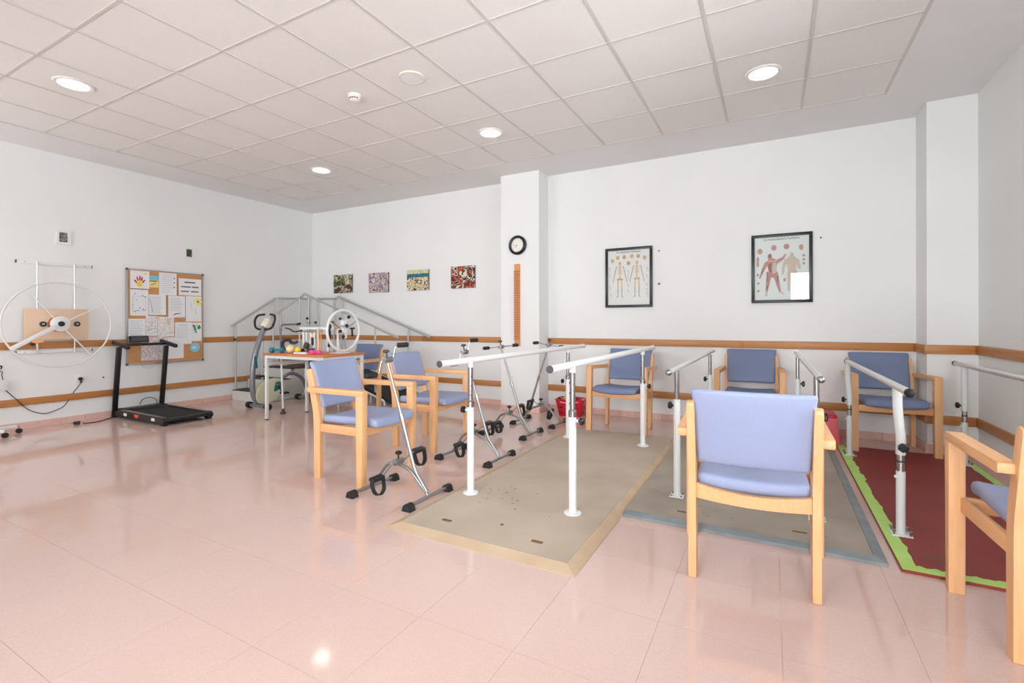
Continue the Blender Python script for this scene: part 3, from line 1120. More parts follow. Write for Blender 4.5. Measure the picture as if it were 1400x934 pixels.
# floor, then rows: solid, slotted (alternate quads left out), solid
rows = [.0, .03, .06, .095, .125, .16, hh]
def wall_rows(q, inset):
    rr = []
    for z in rows:
        ring = basket_ring(z, inset)
        out = []
        k = len(ring)
        for i in range(k):
            a, c = Vector(ring[i]), Vector(ring[(i + 1) % k])
            m_ = max(1, int(round((c - a).length / .012)))
            for j in range(m_):
                out.append(a.lerp(c, j / m_))
        rr.append(out)
    mn = min(len(r_) for r_ in rr)
    res = []
    for r_ in rr:
        res.append([q.verts.new(r_[int(i * len(r_) / mn)]) for i in range(mn)])
    return res


o_r = wall_rows(q, 0.0); i_r = wall_rows(q, .003)
mn = min(len(o_r[0]), len(i_r[0]))
for k in range(len(rows) - 1):
    for j in range(mn):
        hole = k in (1, 3) and j % 2 == 0
        if hole:
            continue
        a, c = o_r[k], o_r[k + 1]
        q.faces.new((a[j], a[(j + 1) % mn], c[(j + 1) % mn], c[j]))
        a, c = i_r[k], i_r[k + 1]
        q.faces.new((a[j], c[j], c[(j + 1) % mn], a[(j + 1) % mn]))
q.faces.new(o_r[0][:mn]); q.faces.new(i_r[0][:mn][::-1])
obj('body', q, 'red_plastic', t)
q = B(); tube(q, [Vector(p) for p in basket_ring(hh)], .007, 8, closed=True); obj('rim', q, 'red_plastic', t)
for s in (-1, 1):
    q = B(); tube(q, fillet([(-w1 * .98, s * d1 * .6, hh + .002), (-w1 * .6, s * d1 * 1.02, hh - .03), (0, s * d1 * 1.08, hh - .035), (w1 * .6, s * d1 * 1.02, hh - .02), (w1 * .98, s * d1 * .6, hh + .004)], .04, 4), .005, 8)
    obj('handle', q, 'white_paint', t)
q = B(); ball(q, (4.865, -.225, .185), .08, 24); tag(obj('exercise_ball', q, 'ball_green'), 'olive yellow ball on top of the red basket', 'ball')
q = B(); ball(q, (4.975, -.19, .07), .055, 20); tag(obj('exercise_ball', q, 'black_rubber'), 'small black ball inside the red basket', 'ball')
q = B(); ball(q, (4.80, -.21, .055), .045, 20); tag(obj('exercise_ball', q, 'orange_wood'), 'small orange ball at the left inside the red basket', 'ball')

t = thing('step_stool', 'red plastic stool with arched sides behind the grey platform', 'stool', (7.432, -.30, 0), 0)
q = B()
# four-sided tapering shell with an arch cut in each side
for k in range(4):
    M = Matrix.Rotation(k * PI / 2, 4, 'Z')
    b0, b1, hs = .15, .122, .255
    n = 10
    outer = [(-b0, 0), (-b1, hs), (b1, hs), (b0, 0), (b0 * .52, 0)] + [(b0 * .52 * math.cos(PI * j / n), .17 * math.sin(PI * j / n)) for j in range(1, n)] + [(-b0 * .52, 0)]
    lo = []; hi = []
    for (u, z) in outer:
        f = z / hs; d = b0 + (b1 - b0) * f
        uu = max(-d, min(d, u))
        lo.append(q.verts.new(M @ Vector((uu, -d, z)))); hi.append(q.verts.new(M @ Vector((uu * .97, -d + .006, z))))
    q.faces.new(lo); q.faces.new(hi[::-1])
    for j in range(len(lo)):
        q.faces.new((lo[j], hi[j], hi[(j + 1) % len(lo)], lo[(j + 1) % len(lo)]))
bmesh.ops.remove_doubles(q, verts=q.verts, dist=.0005)
obj('body', q, 'red_plastic', t)
q = B(); cushion(q, .252, .252, .036, .017, lambda v: setattr(v.co, 'z', v.co.z + .256 + .006 * (1 - (v.co.x ** 2 + v.co.y ** 2) / .025)))
obj('seat', q, 'red_plastic', t)

# ================================================================ TREADMILL
t = thing('treadmill', 'black folding treadmill facing the wall under the pin board', 'treadmill', (0, -2.64, 0))
OY = -2.64
YN, YF = -2.905 - OY, -2.375 - OY
q = B(); bx(q, .16, 1.16, YN + .05, YF - .03, .045, .082, .006); obj('belt', q, 'belt', t)
for y, s in ((YN, 1), (YF, -1)):
    q = B()
    prism(q, round_poly([(.05, .02), (1.19, .02), (1.21, .06), (1.17, .088), (.25, .098), (.05, .07)], [.01, .01, .02, .02, .05, .01]), .055, Matrix(((1, 0, 0, 0), (0, 0, s, y), (0, 1, 0, 0), (0, 0, 0, 1))))
    sr = obj('side_rail', q, 'black_plastic', t)
    q = B(); beam(q, (.22, y + s * .03, .0985), (1.14, y + s * .03, .0895), .04, .004); obj('foot_strip', q, 'dull_steel', sr, smooth=0)
    q = B(); bx(q, 1.10, 1.19, y + s * .008, y + s * .05, 0, .022, .004); obj('rear_foot', q, 'black_rubber', sr)
    if s > 0:
        for x, mt, nm in ((.36, 'white_paint', 'label_plate'), (.62, 'orange_badge', 'badge'), (.98, 'white_paint', 'label_plate')):
            q = B()
            if nm == 'badge':
                prism(q, round_poly([(-.055, .018), (.055, .018), (.04, -.008), (0, -.02), (-.04, -.008)], .006), .002, Matrix(((1, 0, 0, x), (0, 0, -1, y), (0, 1, 0, .062), (0, 0, 0, 1))))
            else:
                bx(q, x - .035, x + .035, y - .0015, y, .042, .074)
            obj(nm, q, mt, sr, smooth=0)
q = B(); prism(q, round_poly([(.02, 0), (.30, 0), (.34, .085), (.28, .115), (.05, .10)], [.01, .01, .02, .03, .02]), YF - YN - .10, Matrix(((1, 0, 0, 0), (0, 0, 1, YN + .05), (0, 1, 0, 0), (0, 0, 0, 1))))
obj('motor_cover', q, 'black_plastic', t)
q = B(); bx(q, 1.15, 1.20, YN + .055, YF - .055, .04, .08, .012); obj('rear_roller', q, 'black_plastic', t)
for y in (YN + .012, YF - .012):
    q = B(); beam(q, (.065, y, .0), (.19, y, .845), .028, .055, .006); obj('upright', q, 'black_plastic', t)
q = B(); beam(q, (.20, YN - .0, .872), (.20, YF + .0, .872), .075, .032, .008); obj('console_bar', q, 'black_plastic', t)
for y in (YN + .01, YF - .01):
    q = B(); beam(q, (.06, y, .905), (.42, y, .842), .048, .046, .014); obj('handrail', q, 'black_plastic', t)
M = Matrix.Rotation(-.35, 4, 'Y')
q = B(); box(q, (.17, -2.68 - OY, .935), (.03, .21, .085), M, .012); c_ = obj('display', q, 'black_plastic', t)
q = B(); box(q, (.1865, -2.68 - OY, .937), (.002, .17, .055), M); obj('screen', q, 'dark_grey', c_, smooth=0)
q = B(); box(q, (.243, -2.60 - OY, .885), (.03, .05, .006)); obj('safety_key', q, 'red_plastic', t)
q = B(); tube(q, curve([(.245, -2.70 - OY, .87), (.25, -2.71 - OY, .72), (.22, -2.66 - OY, .60), (.22, -2.56 - OY, .58), (.24, -2.50 - OY, .70), (.245, -2.49 - OY, .87)], 6), .0018, 6); obj('safety_cord', q, 'dull_steel', t)
q = B(); tube(q, curve([(.05, -2.62 - OY, .11), (.04, -2.58 - OY, .17), (.045, -2.50 - OY, .185), (.05, -2.44 - OY, .15), (.05, -2.43 - OY, .10)], 6), .004, 8); obj('cable_loop', q, 'black_rubber', t)
t = thing('treadmill_cord', 'black treadmill power cord lying on the floor with its plug loose', 'power cord', (.19, -3.29, 0))  # the treadmill's own power cord
q = B(); tube(q, curve([(.03, .04, .008), (.06, .10, .006), (.04, .20, .006), (-.05, .31, .006), (-.06, .38, .008)], 6), .005, 8); obj('cord', q, 'black_rubber', t)
q = B(); box(q, (0, 0, .018), (.036, .06, .034), Matrix.Rotation(-.5, 4, 'Z'), .01); pg = obj('plug', q, 'black_plastic', t)
for dx in (-.008, .008):
    q = B(); cyl(q, (-.012 + dx, -.03, .018), (-.022 + dx, -.05, .018), .0024, 8); obj('pin', q, 'chrome', pg)

# ================================================================ SHOULDER WHEEL ON THE LEFT WALL
t = thing('shoulder_wheel', 'large white ring shoulder wheel on a wooden panel fixed to the left wall', 'shoulder wheel', (0, -3.41, 1.12))
for z in (.67, -.30):
    q = B(); bx(q, 0, .022, -.318, .318, z - .017, z + .017, .002); br = obj('wall_bracket', q, 'white_paint', t)
    for s in (-1, 1):
        q = B(); bx(q, 0, .024, s * .318, s * .325, z - .016, z + .016); obj('end_cap', q, 'black_plastic', br, smooth=0)
        q = B(); lathe(q, [(.006, 0), (.006, .002), (0, .003)], 8, axis_m((.022, s * .255, z), (1, 0, 0))); obj('screw', q, 'dull_steel', br)
for y in (-.16, .157):
    q = B(); cyl(q, (.034, y, -.31), (.034, y, .68), .0085, 14); obj('guide_rod', q, 'brushed_rail', t)
q = B(); bx(q, .042, .062, -.272, .272, -.168, .172, .002); pn = obj('wood_panel', q, 'light_wood', t)
for y in (-.125, .165):
    q = B(); lathe(q, [(.01, 0), (.03, .004), (.03, .018), (.014, .024), (0, .024)], 8, axis_m((.062, y, .003), (1, 0, 0))); k_ = obj('clamp_knob', q, 'black_plastic', pn)
    q = B(); lathe(q, [(.012, 0), (.012, .004), (0, .006)], 10, axis_m((.086, y, .003), (1, 0, 0))); obj('nut', q, 'dull_steel', k_)
RX = .115
q = B(); lathe(q, [(.0, -.05), (.088, -.05), (.088, -.042), (.0, -.042)], 32, axis_m((RX, 0, .005), (1, 0, 0))); obj('backing_disc', q, 'table_edge', t)
q = B(); lathe(q, [(0, -.02), (.085, -.02), (.085, .004), (.078, .008), (0, .008)], 36, axis_m((RX, 0.008, .005), (1, 0, 0))); hb = obj('hub', q, 'white_paint', t)
q = B(); lathe(q, [(.03, .008), (.03, .02), (.014, .032), (0, .032)], 8, axis_m((RX, 0.01, .005), (1, 0, 0))); obj('centre_knob', q, 'black_plastic', hb)
q = B(); tube(q, [(RX, .465 * math.cos(2 * PI * k / 96), .465 * math.sin(2 * PI * k / 96)) for k in range(96)], .0085, 10, closed=True); obj('ring', q, 'white_paint', t)
for a in (math.radians(30), math.radians(125), math.radians(-52)):
    q = B(); cyl(q, (RX, .08 * math.cos(a), .08 * math.sin(a)), (RX, .462 * math.cos(a), .462 * math.sin(a)), .007, 10); obj('spoke', q, 'white_paint', t)
a = math.radians(213)
q = B(); beam(q, (RX + .016, .05 * math.cos(a), .05 * math.sin(a)), (RX + .016, .475 * math.cos(a), .475 * math.sin(a)), .012, .046, .003)
ar = obj('crank_arm', q, 'white_paint', t)
q = B(); p_ = Vector((RX + .02, .30 * math.cos(a), .30 * math.sin(a)))
lathe(q, [(.012, 0), (.02, .01), (.017, .05), (.02, .085), (.012, .10), (0, .10)], 16, axis_m(p_ + Vector((0, .02, -.022)), (.6, .8, .05))); obj('handle', q, 'orange_wood', ar)
q = B(); lathe(q, [(.02, 0), (.02, .02), (0, .022)], 10, axis_m(p_ + Vector((.0, .02, -.045)), (1, 0, 0))); obj('lock_knob', q, 'black_plastic', ar)

# socket, plug and cables on the left wall
t = thing('wall_socket', 'white wall socket with a black plug in it, left of the treadmill', 'socket', (0, -3.196, .49))
q = B(); bx(q, 0, .009, -.042, .042, -.042, .042, .004); obj('plate', q, 'white_paint', t)
q = B(); lathe(q, [(.02, .009), (.021, .03), (.014, .042), (0, .042)], 14, axis_m((0, 0, 0), (1, 0, 0))); obj('plug', q, 'black_plastic', t)
q = B(); cyl(q, (.03, 0, -.012), (.03, .003, -.045), .009, 10); obj('plug_tail', q, 'black_plastic', t)
t = thing('power_cable', 'thin black cable sagging along the left wall from socket to white box', 'cable', (0, -3.5, .3))
q = B(); pts = [(.03, -3.193, .445), (.012, -3.273, .314), (.026, -3.33, .22), (.012, -3.38, .174), (.01, -3.504, .141), (.012, -3.615, .189), (.026, -3.679, .254), (.027, -3.734, .332), (.01, -3.803, .427), (.02, -3.812, .455)]
tube(q, curve([(x, y + 3.5, z - .3) for x, y, z in pts], 6), .004, 8); obj('cord', q, 'black_rubber', t)
t = thing('cable_coil', 'coil of black cable hanging on the left wall at the picture edge', 'cable', (0, -3.86, .66))
q = B()
pts = []
for k in range(40):
    a = 2 * PI * k / 16
    pts.append((.012 + .002 * math.sin(k), -.05 + .075 * math.cos(a) * (1 + .08 * math.sin(k * .7)), .015 + .03 * math.sin(a) * (1 + .15 * math.cos(k * .9))))
pts += [(.014, .02, -.03), (.012, .022, -.06), (.012, .035, -.13)]
tube(q, curve(pts, 3), .0035, 8); obj('cord', q, 'black_rubber', t)
q = B(); cyl(q, (0, -.05, .048), (.02, -.05, .05), .004, 8); obj('hook', q, 'dull_steel', t)
t = thing('junction_box', 'white plastic cable box on the left wall at the picture edge', 'wall box', (0, -3.84, .49))
q = B(); bx(q, 0, .03, -.06, .045, -.055, .055, .004); obj('cover', q, 'white_paint', t)
q = B(); bx(q, .03, .032, -.05, .035, -.045, .045, .001); obj('lid', q, 'white_paint', t)
q = B(); lathe(q, [(.009, 0), (.009, .006), (.004, .012), (0, .012)], 10, axis_m((0, -2.976, .485), (1, 0, 0))); tag(obj('wall_plug', q, 'dark_grey'), 'tiny dark screw hole cap on the wall beside the socket', 'screw')

# wheeled stand at the left edge
t = thing('wheeled_stand', 'white wheeled stand base with black casters at the left edge', 'stand', (.30, -4.03, 0))
q = B(); beam(q, (-.10, .25, .072), (-.06, -.32, .072), .05, .03, .006); f_ = obj('base_bar', q, 'white_paint', t)
q = B(); beam(q, (-.08, -.03, .072), (.16, -.01, .078), .05, .03, .006); obj('base_bar', q, 'white_paint', t)
q = B(); cyl(q, (-.08, -.2, .08), (-.08, -.2, 1.05), .015, 16); obj('pole', q, 'white_paint', t)
for x, y in ((-.092, .265), (-.055, -.32), (.07, .12), (.16, -.01)):
    q = B(); cyl(q, (x - .012, y, .025), (x + .012, y, .025), .025, 18); w_ = obj('caster', q, 'black_rubber', t)
    q = B(); cyl(q, (x, y, .03), (x, y, .075), .008, 10); obj('stem', q, 'dull_steel', w_)
q = B(); beam(q, (-.02, .02, .072), (.07, .12, .066), .045, .03, .006); obj('base_bar', q, 'white_paint', t)

# ================================================================ CORNER EXERCISE STAIRS WITH RAMP
t = thing('exercise_stairs', 'corner training stairs with grey handrails and a black ramp along the back wall', 'stairs', (.36, -.36, 0))
OX, OY = .36, -.36
g = .022
W = .70
lv = [(-1.43, -1.19, .15), (-1.19, -.955, .30), (-.955, -.72, .45)]
for (ya, yb, h) in lv:
    q = B(); bx(q, g - OX, W - OX, ya - OY, yb - OY, 0.0, h - .012); s_ = obj('step', q, 'stair_grey', t, smooth=0)
    q = B(); bx(q, g - OX, W - OX, ya - OY + .004, yb - OY, h - .012, h); obj('tread_mat', q, 'tread_dark', s_, smooth=0)
q = B(); bx(q, g - OX, .72 - OX, -.72 - OY, -g - OY, .56, .588); s_ = obj('landing', q, 'stair_grey', t, smooth=0)
q = B(); bx(q, g - OX + .01, .71 - OX, -.71 - OY, -g - OY - .01, .588, .60); obj('tread_mat', q, 'tread_dark', s_, smooth=0)
for x, y in ((.05, -.05), (.70, -.05), (.05, -.70), (.70, -.70)):
    q = B(); bx(q, x - .018 - OX, x + .018 - OX, y - .018 - OY, y + .018 - OY, 0, .56); obj('frame_post', q, 'grey_white_paint', t, smooth=0)
q = B(); bx(q, .715 - OX, .745 - OX, -1.40 - OY, -.70 - OY, .012, .045); obj('frame_bar', q, 'grey_white_paint', t, smooth=0)
q = B(); bx(q, .715 - OX, .745 - OX, -1.19 - OY, -.70 - OY, .52, .55); obj('frame_bar', q, 'grey_white_paint', t, smooth=0)
# ramp wedge
xe = 2.62
q = B(); prism(q, [(.72, .575), (.72, .60), (xe, .006), (xe, 0), (xe - .07, 0)], .64, Matrix(((1, 0, 0, -OX), (0, 0, 1, -.70 - OY), (0, 1, 0, 0), (0, 0, 0, 1))))
rp = obj('ramp', q, 'ramp_black', t, smooth=0)
for y in (-.72, -.06):
    q = B(); prism(q, [(.72, .54), (.72, .606), (xe + .01, .010), (xe + .01, 0), (xe - .10, 0)], .02, Matrix(((1, 0, 0, -OX), (0, 0, 1, y - OY), (0, 1, 0, 0), (0, 0, 0, 1)))); obj('ramp_edge', q, 'stair_grey' if y > -.5 else 'ramp_black', rp, smooth=0)
for x in (1.4, 2.05):
    for y in (-.68, -.10):
        q = B(); z_ = .56 - (x - .72) * .3135; cyl(q, (x - OX, y - OY, 0), (x - OX, y - OY, z_), .014, 12); obj('ramp_leg', q, 'grey_white_paint', t)
q = B(); tube(q, fillet([(1.70 - OX, -.745 - OY, .26), (2.28 - OX, -.745 - OY, .085), (2.36 - OX, -.745 - OY, .06), (2.365 - OX, -.745 - OY, 0.0)], .05, 4), .013, 12); obj('ramp_brace', q, 'white_paint', t)


def hrail(pts, r=.0165):
    q = B(); pts = [(x - OX, y - OY, z) for x, y, z in pts]; cyl(q, pts[0], pts[1], r, 18)
    o = obj('handrail', q, 'stair_rail', t)
    for p_, d_ in ((pts[0], Vector(pts[0]) - Vector(pts[1])), (pts[1], Vector(pts[1]) - Vector(pts[0]))):
        q = B(); lathe(q, [(r, 0), (r * .8, .006), (0, .009)], 14, axis_m(p_, d_)); obj('end_cap', q, 'stair_rail', o)


def hpost(x, y, z0, z1, kz=None, kd=(1, 0, 0)):
    q = B(); cyl(q, (x - OX, y - OY, z0), (x - OX, y - OY, z1), .0125, 14); o = obj('rail_post', q, 'stair_rail', t)
    if kz:
        q = B(); knob(q, Vector((x - OX, y - OY, kz)) + Vector(kd) * .008, kd, .02, False); obj('knob', q, 'black_plastic', o)


A0, A1 = (.06, -1.46, 1.085), (.06, -.745, 1.525)
hrail((A0, A1)); hrail(((.685, -1.46, 1.085), (.672, -.70, 1.565)))
hrail(((.06, -.695, 1.53), (.06, -.09, 1.545))); hrail(((.14, -.06, 1.545), (.64, -.06, 1.535)))
hrail(((.672, -.70, 1.585), (2.56, -.70, .93))); hrail(((.69, -.06, 1.565), (2.61, -.06, .92)))
hpost(.06, -1.40, .15, 1.12, .89, (.7, -.7, 0)); hpost(.685, -1.40, .15, 1.12, .90, (.7, -.7, 0))
hpost(.06, -.79, .45, 1.495, 1.10, (.8, -.6, 0)); hpost(.685, -.79, .45, 1.505, 1.12, (.8, -.6, 0))
hpost(.06, -.66, .60, 1.53, 1.02, (.8, -.6, 0)); hpost(.06, -.12, .60, 1.545, 1.13, (.8, -.6, 0))
hpost(.18, -.06, .60, 1.545, 1.14, (.2, -.9, 0)); hpost(.60, -.06, .60, 1.535, 1.14, (.2, -.9, 0))
hpost(.675, -.63, .60, 1.56, 1.14, (.8, -.6, 0)); hpost(.77, -.70, .58, 1.545, 1.2, (.3, -.9, 0))
hpost(.77, -.06, .585, 1.535, 1.2, (.2, -.9, 0))
hpost(2.15, -.70, .15, 1.07); hpost(2.194, -.06, .14, 1.058)

# ================================================================ EXERCISE BIKE
t = thing('exercise_bike', 'grey exercise bike with pale green flywheel cover, left of the table', 'exercise bike', (1.09, -1.35, 0))
OX, OY = 1.09, -1.35
def bp(x, y, z): return (x - OX, y - OY, z)
for (y, w_, nm) in ((-1.73, .19, 'front_foot'), (-.95, .23, 'rear_foot')):
    q = B(); cyl(q, bp(1.09 - w_, y, .04), bp(1.09 + w_, y, .04), .024, 16); f_ = obj(nm, q, 'bike_grey', t)
    for s in (-1, 1):
        q = B(); cyl(q, bp(1.09 + s * (w_ - .03), y, .042), bp(1.09 + s * (w_ + .03), y, .042), .042, 18); obj('end_cap', q, 'black_rubber', f_)
q = B(); tube(q, curve([bp(1.09, -1.70, .06), bp(1.09, -1.79, .16), bp(1.09, -1.815, .36), bp(1.09, -1.80, .58), bp(1.09, -1.745, .82), bp(1.09, -1.655, 1.05)], 6), [.034] * 31, 16); obj('column', q, 'bike_grey', t)
q = B(); box(q, bp(1.128, -1.79, .62), (.003, .035, .16), Matrix.Rotation(.12, 4, 'X')); obj('decal', q, 'teal', t, smooth=0)
q = B()
poly = round_poly([(-1.76, .07), (-1.56, .07), (-1.42, .19), (-1.38, .33), (-1.44, .38), (-1.62, .37), (-1.75, .31), (-1.80, .18)], .07, 5)
prism(q, [(p[0] - OY, p[1]) for p in poly], .11, Matrix(((0, 0, 1, 1.035 - OX), (1, 0, 0, 0), (0, 1, 0, 0), (0, 0, 0, 1))))
bmesh.ops.bevel(q, geom=list(q.edges), offset=.008, segments=2, affect='EDGES')
bd = obj('flywheel_cover', q, 'bike_green', t)
q = B(); prism(q, [(p[0] - OY, p[1]) for p in round_poly([(-1.55, .20), (-1.44, .24), (-1.41, .33), (-1.52, .34)], .03)], .002, Matrix(((0, 0, 1, 1.1455 - OX), (1, 0, 0, 0), (0, 1, 0, 0), (0, 0, 0, 1)))); obj('side_decal', q, 'teal', bd, smooth=0)
q = B(); cyl(q, bp(.98, -1.52, .30), bp(1.20, -1.52, .30), .014, 12); cr_ = obj('crank_axle', q, 'dull_steel', t)
for s, dy, dz in ((-1, -.07, .11), (1, .06, -.11)):
    q = B(); beam(q, bp(1.09 + s * .10, -1.52, .30), bp(1.09 + s * .105, -1.52 + dy, .30 + dz), .02, .012, .003); obj('crank_arm', q, 'black_plastic', cr_)
    q = B(); box(q, bp(1.09 + s * .155, -1.52 + dy, .30 + dz), (.10, .085, .026), None, .008); obj('pedal', q, 'black_plastic', cr_)
q = B(); tube(q, curve([bp(1.09, -1.40, .36), bp(1.09, -1.28, .42), bp(1.09, -1.16, .40), bp(1.09, -1.05, .31), bp(1.09, -.99, .17), bp(1.09, -.95, .05)], 6), .024, 14); obj('rear_tube', q, 'bike_grey', t)
q = B(); cyl(q, bp(1.09, -1.25, .40), bp(1.09, -1.20, .50), .018, 12); obj('seat_post', q, 'chrome', t)
q = B()
def saddle(v):
    f = (v.co.y + .13) / .26
    v.co.x *= .35 + .65 * max(0, min(1, f * 1.2))
    v.co.y += -1.16 - OY; v.co.z += .515; v.co.x += 0
cushion(q, .24, .26, .06, .026, saddle); obj('saddle', q, 'tread_dark', t)
for s in (-1, 1):
    q = B()
    pts = [bp(1.09, -1.655, 1.045), bp(1.09 + s * .10, -1.66, 1.045), bp(1.09 + s * .18, -1.655, 1.07), bp(1.09 + s * .215, -1.64, 1.17), bp(1.09 + s * .18, -1.62, 1.235), bp(1.09 + s * .06, -1.60, 1.245)]
    tube(q, fillet(pts, .05, 5), .014, 12); obj('handlebar', q, 'black_rubber', t)
q = B(); box(q, bp(1.09, -1.625, 1.13), (.12, .05, .14), Matrix.Rotation(-.5, 4, 'X'), .02); c_ = obj('console', q, 'cream_plastic', t)
q = B(); box(q, bp(1.09, -1.655, 1.055), (.06, .06, .08), None, .015); obj('console_neck', q, 'bike_grey', t)

# ================================================================ TABLE AND WHAT STANDS ON IT
t = thing('work_table', 'small white steel framed table with orange brown edged top, cluttered with equipment', 'table', (2.32, -1.855, 0))
OX, OY = 2.32, -1.855
q = B(); bx(q, -.505, .505, -.305, .305, .757, .780, .003); obj('table_top', q, 'table_edge', t)
for sx in (-1, 1):
    for sy in (-1, 1):
        q = B(); bx(q, sx * .475 - .016, sx * .475 + .016, sy * .275 - .016, sy * .275 + .016, .01, .757, .002); l_ = obj('leg', q, 'grey_white_paint', t)
        q = B(); bx(q, sx * .475 - .017, sx * .475 + .017, sy * .275 - .017, sy * .275 + .017, 0, .012); obj('foot', q, 'dark_grey', l_, smooth=0)
for sy in (-1, 1):
    q = B(); bx(q, -.459, .459, sy * .275 - .012, sy * .275 + .012, .722, .757); obj('apron', q, 'grey_white_paint', t, smooth=0)
for sx in (-1, 1):
    q = B(); bx(q, sx * .475 - .012, sx * .475 + .012, -.259, .259, .722 if sx > 0 else .64, .757 if sx > 0 else .672); obj('apron', q, 'grey_white_paint', t, smooth=0)
TZ = .780


def dumbbell(x, y, rz, material, label, ln=.17, r=.034):
    t = thing('dumbbell', label, 'dumbbell', (x, y, TZ), rz, 'small dumbbells on the table')
    q = B(); cyl(q, (-ln / 2 + .03, 0, r), (ln / 2 - .03, 0, r), r * .45, 12); obj('bar', q, material, t)
    for s in (-1, 1):
        q = B(); lathe(q, [(r * .55, 0), (r * .98, .008), (r * .98, .04), (r * .6, .052), (0, .052)], 6 if material == 'pink' else 14, axis_m((s * (ln / 2 - .052), 0, r * (.985 if material != 'pink' else .985)), (s, 0, 0))); obj('weight_head', q, material, t)


dumbbell(1.93, -2.06, .55, 'teal', 'teal blue dumbbell at the left end of the table', .17)
dumbbell(2.60, -2.07, .5, 'pink', 'pink dumbbell at the front edge of the table', .13, .027)
dumbbell(2.52, -2.00, .3, 'pink', 'pink dumbbell lying just behind the other pink one', .12, .024)
q = B(); ball(q, (2.06, -1.98, TZ + .047), .047, 20, (1.0, 1.0, 1.0)); tag(obj('soft_ball', q, 'egg'), 'cream soft ball on the table beside a yellow one', 'ball')
q = B(); ball(q, (2.135, -1.935, TZ + .036), .036, 20); tag(obj('soft_ball', q, 'yellow'), 'small bright yellow ball on the table', 'ball')
q = B(); bx(q, -.09, .09, -.02, .02, 0, .022, .008); o = tag(obj('white_block', q, 'white_paint'), 'flat white bar lying beside the pink dumbbells', 'bar'); o.location = (2.37, -2.08, TZ); o.rotation_euler = (0, 0, .15)
t = thing('ankle_weight', 'black and brown ankle strap standing curled on the table', 'strap', (1.955, -1.93, TZ + .02), .6)
q = B()
pts = curve([(-.03, 0, .0), (-.06, 0, .04), (-.062, 0, .09), (-.03, 0, .125), (.02, 0, .12), (.035, 0, .09)], 5)
tube(q, pts, .009, 10, ry=2.2); obj('strap', q, 'black_rubber', t)
q = B(); tube(q, curve([(.03, 0, .10), (.07, .01, .09), (.11, .0, .11)], 5), .009, 10, ry=2.0); obj('flap', q, 'tread_dark', t)

# finger and hand exercise frame
t = thing('hand_exercise_frame', 'white hand exercise frame with a crossbar and hanging grips on the table', 'exercise frame', (2.26, -1.77, TZ), .12)
q = B(); bx(q, -.24, .24, -.06, .06, 0, .014, .003); obj('base_board', q, 'table_edge', t)
for x in (-.20, .17):
    q = B(); bx(q, x - .014, x + .014, -.012, .012, .014, .29, .002); obj('upright', q, 'white_paint', t)
q = B(); bx(q, -.25, .25, -.02, .02, .272, .30, .004); cb = obj('crossbar', q, 'white_paint', t)
q = B(); cyl(q, (-.24, -.026, .25), (.12, -.026, .25), .005, 8); obj('rod', q, 'dull_steel', t)
q = B(); cyl(q, (.0, .034, .285), (.37, .034, .288), .011, 12); obj('wooden_dowel', q, 'orange_wood', t)
q = B(); lathe(q, [(.012, 0), (.034, .006), (.034, .022), (.014, .03), (0, .03)], 8, axis_m((.21, -.02, .305), (.2, -1, .1))); obj('clamp_knob', q, 'black_plastic', t)
for x, r_, z0, z1, mt in ((-.13, .011, .13, .235, 'white_paint'), (-.07, .012, .10, .235, 'white_paint'), (-.01, .014, .06, .235, 'grey_white_paint'), (.05, .013, .02, .27, 'light_wood'), (.09, .008, .02, .272, 'orange_wood')):
    q = B(); cyl(q, (x, -.03, z0), (x, -.03, z1), r_, 12); o = obj('hanging_grip', q, mt, t)
    q = B(); cyl(q, (x, -.026, z1), (x, -.026, z1 + .022), .003, 6); obj('hook', q, 'dull_steel', o)
q = B(); ball(q, (-.035, -.045, .20), .024, 14); obj('pull_ball', q, 'egg', t)
q = B(); box(q, (-.02, -.045, .13), (.03, .02, .09), None, .008); obj('foam_grip', q, 'black_rubber', t)
q = B(); box(q, (-.11, -.05, .08), (.06, .05, .07), Matrix.Rotation(.4, 4, 'Y'), .015); obj('mesh_bag', q, 'tread_dark', t)
q = B(); tube(q, curve([(.20, -.02, .07), (.215, -.03, .14), (.22, -.03, .22), (.205, -.02, .27)], 5), .016, 10); obj('grip_handle', q, 'black_rubber', t)
q = B(); tube(q, curve([(-.20, -.03, .26), (-.30, -.05, .245), (-.36, -.06, .275), (-.42, -.07, .29)], 5), .008, 10); obj('side_handle', q, 'black_rubber', t)
q = B(); box(q, (-.16, -.07, .03), (.07, .03, .03), None, .01); obj('clamp', q, 'black_plastic', t)
q = B(); box(q, (-.02, -.075, .032), (.10, .03, .034), Matrix.Rotation(.3, 4, 'Z'), .01); obj('clamp', q, 'black_plastic', t)

# wrist wheel standing on the table
t = thing('wrist_wheel', 'white upright wheel with handles, wrist trainer on the right of the table', 'wrist wheel', (2.70, -1.765, TZ))
CZ = .262
q = B(); tube(q, [(0, .232 * math.cos(2 * PI * k / 64), CZ + .232 * math.sin(2 * PI * k / 64)) for k in range(64)], .0155, 12, closed=True); obj('rim', q, 'white_paint', t)
for a in (.5, 2.6, -1.4):
    q = B(); cyl(q, (0, .04 * math.cos(a), CZ + .04 * math.sin(a)), (0, .225 * math.cos(a), CZ + .225 * math.sin(a)), .006, 10); obj('spoke', q, 'dull_steel', t)
q = B(); lathe(q, [(0, -.04), (.04, -.04), (.045, 0), (.03, .03), (0, .03)], 18, axis_m((0, 0, CZ), (1, 0, 0))); hb = obj('hub', q, 'white_paint', t)
q = B(); tube(q, [(-.09, 0, .012), (-.09, 0, CZ), (-.02, 0, CZ)], .016, 12); obj('stand_post', q, 'white_paint', t)
q = B(); bx(q, -.14, .02, -.08, .08, 0, .012, .003); obj('stand_foot', q, 'white_paint', t)
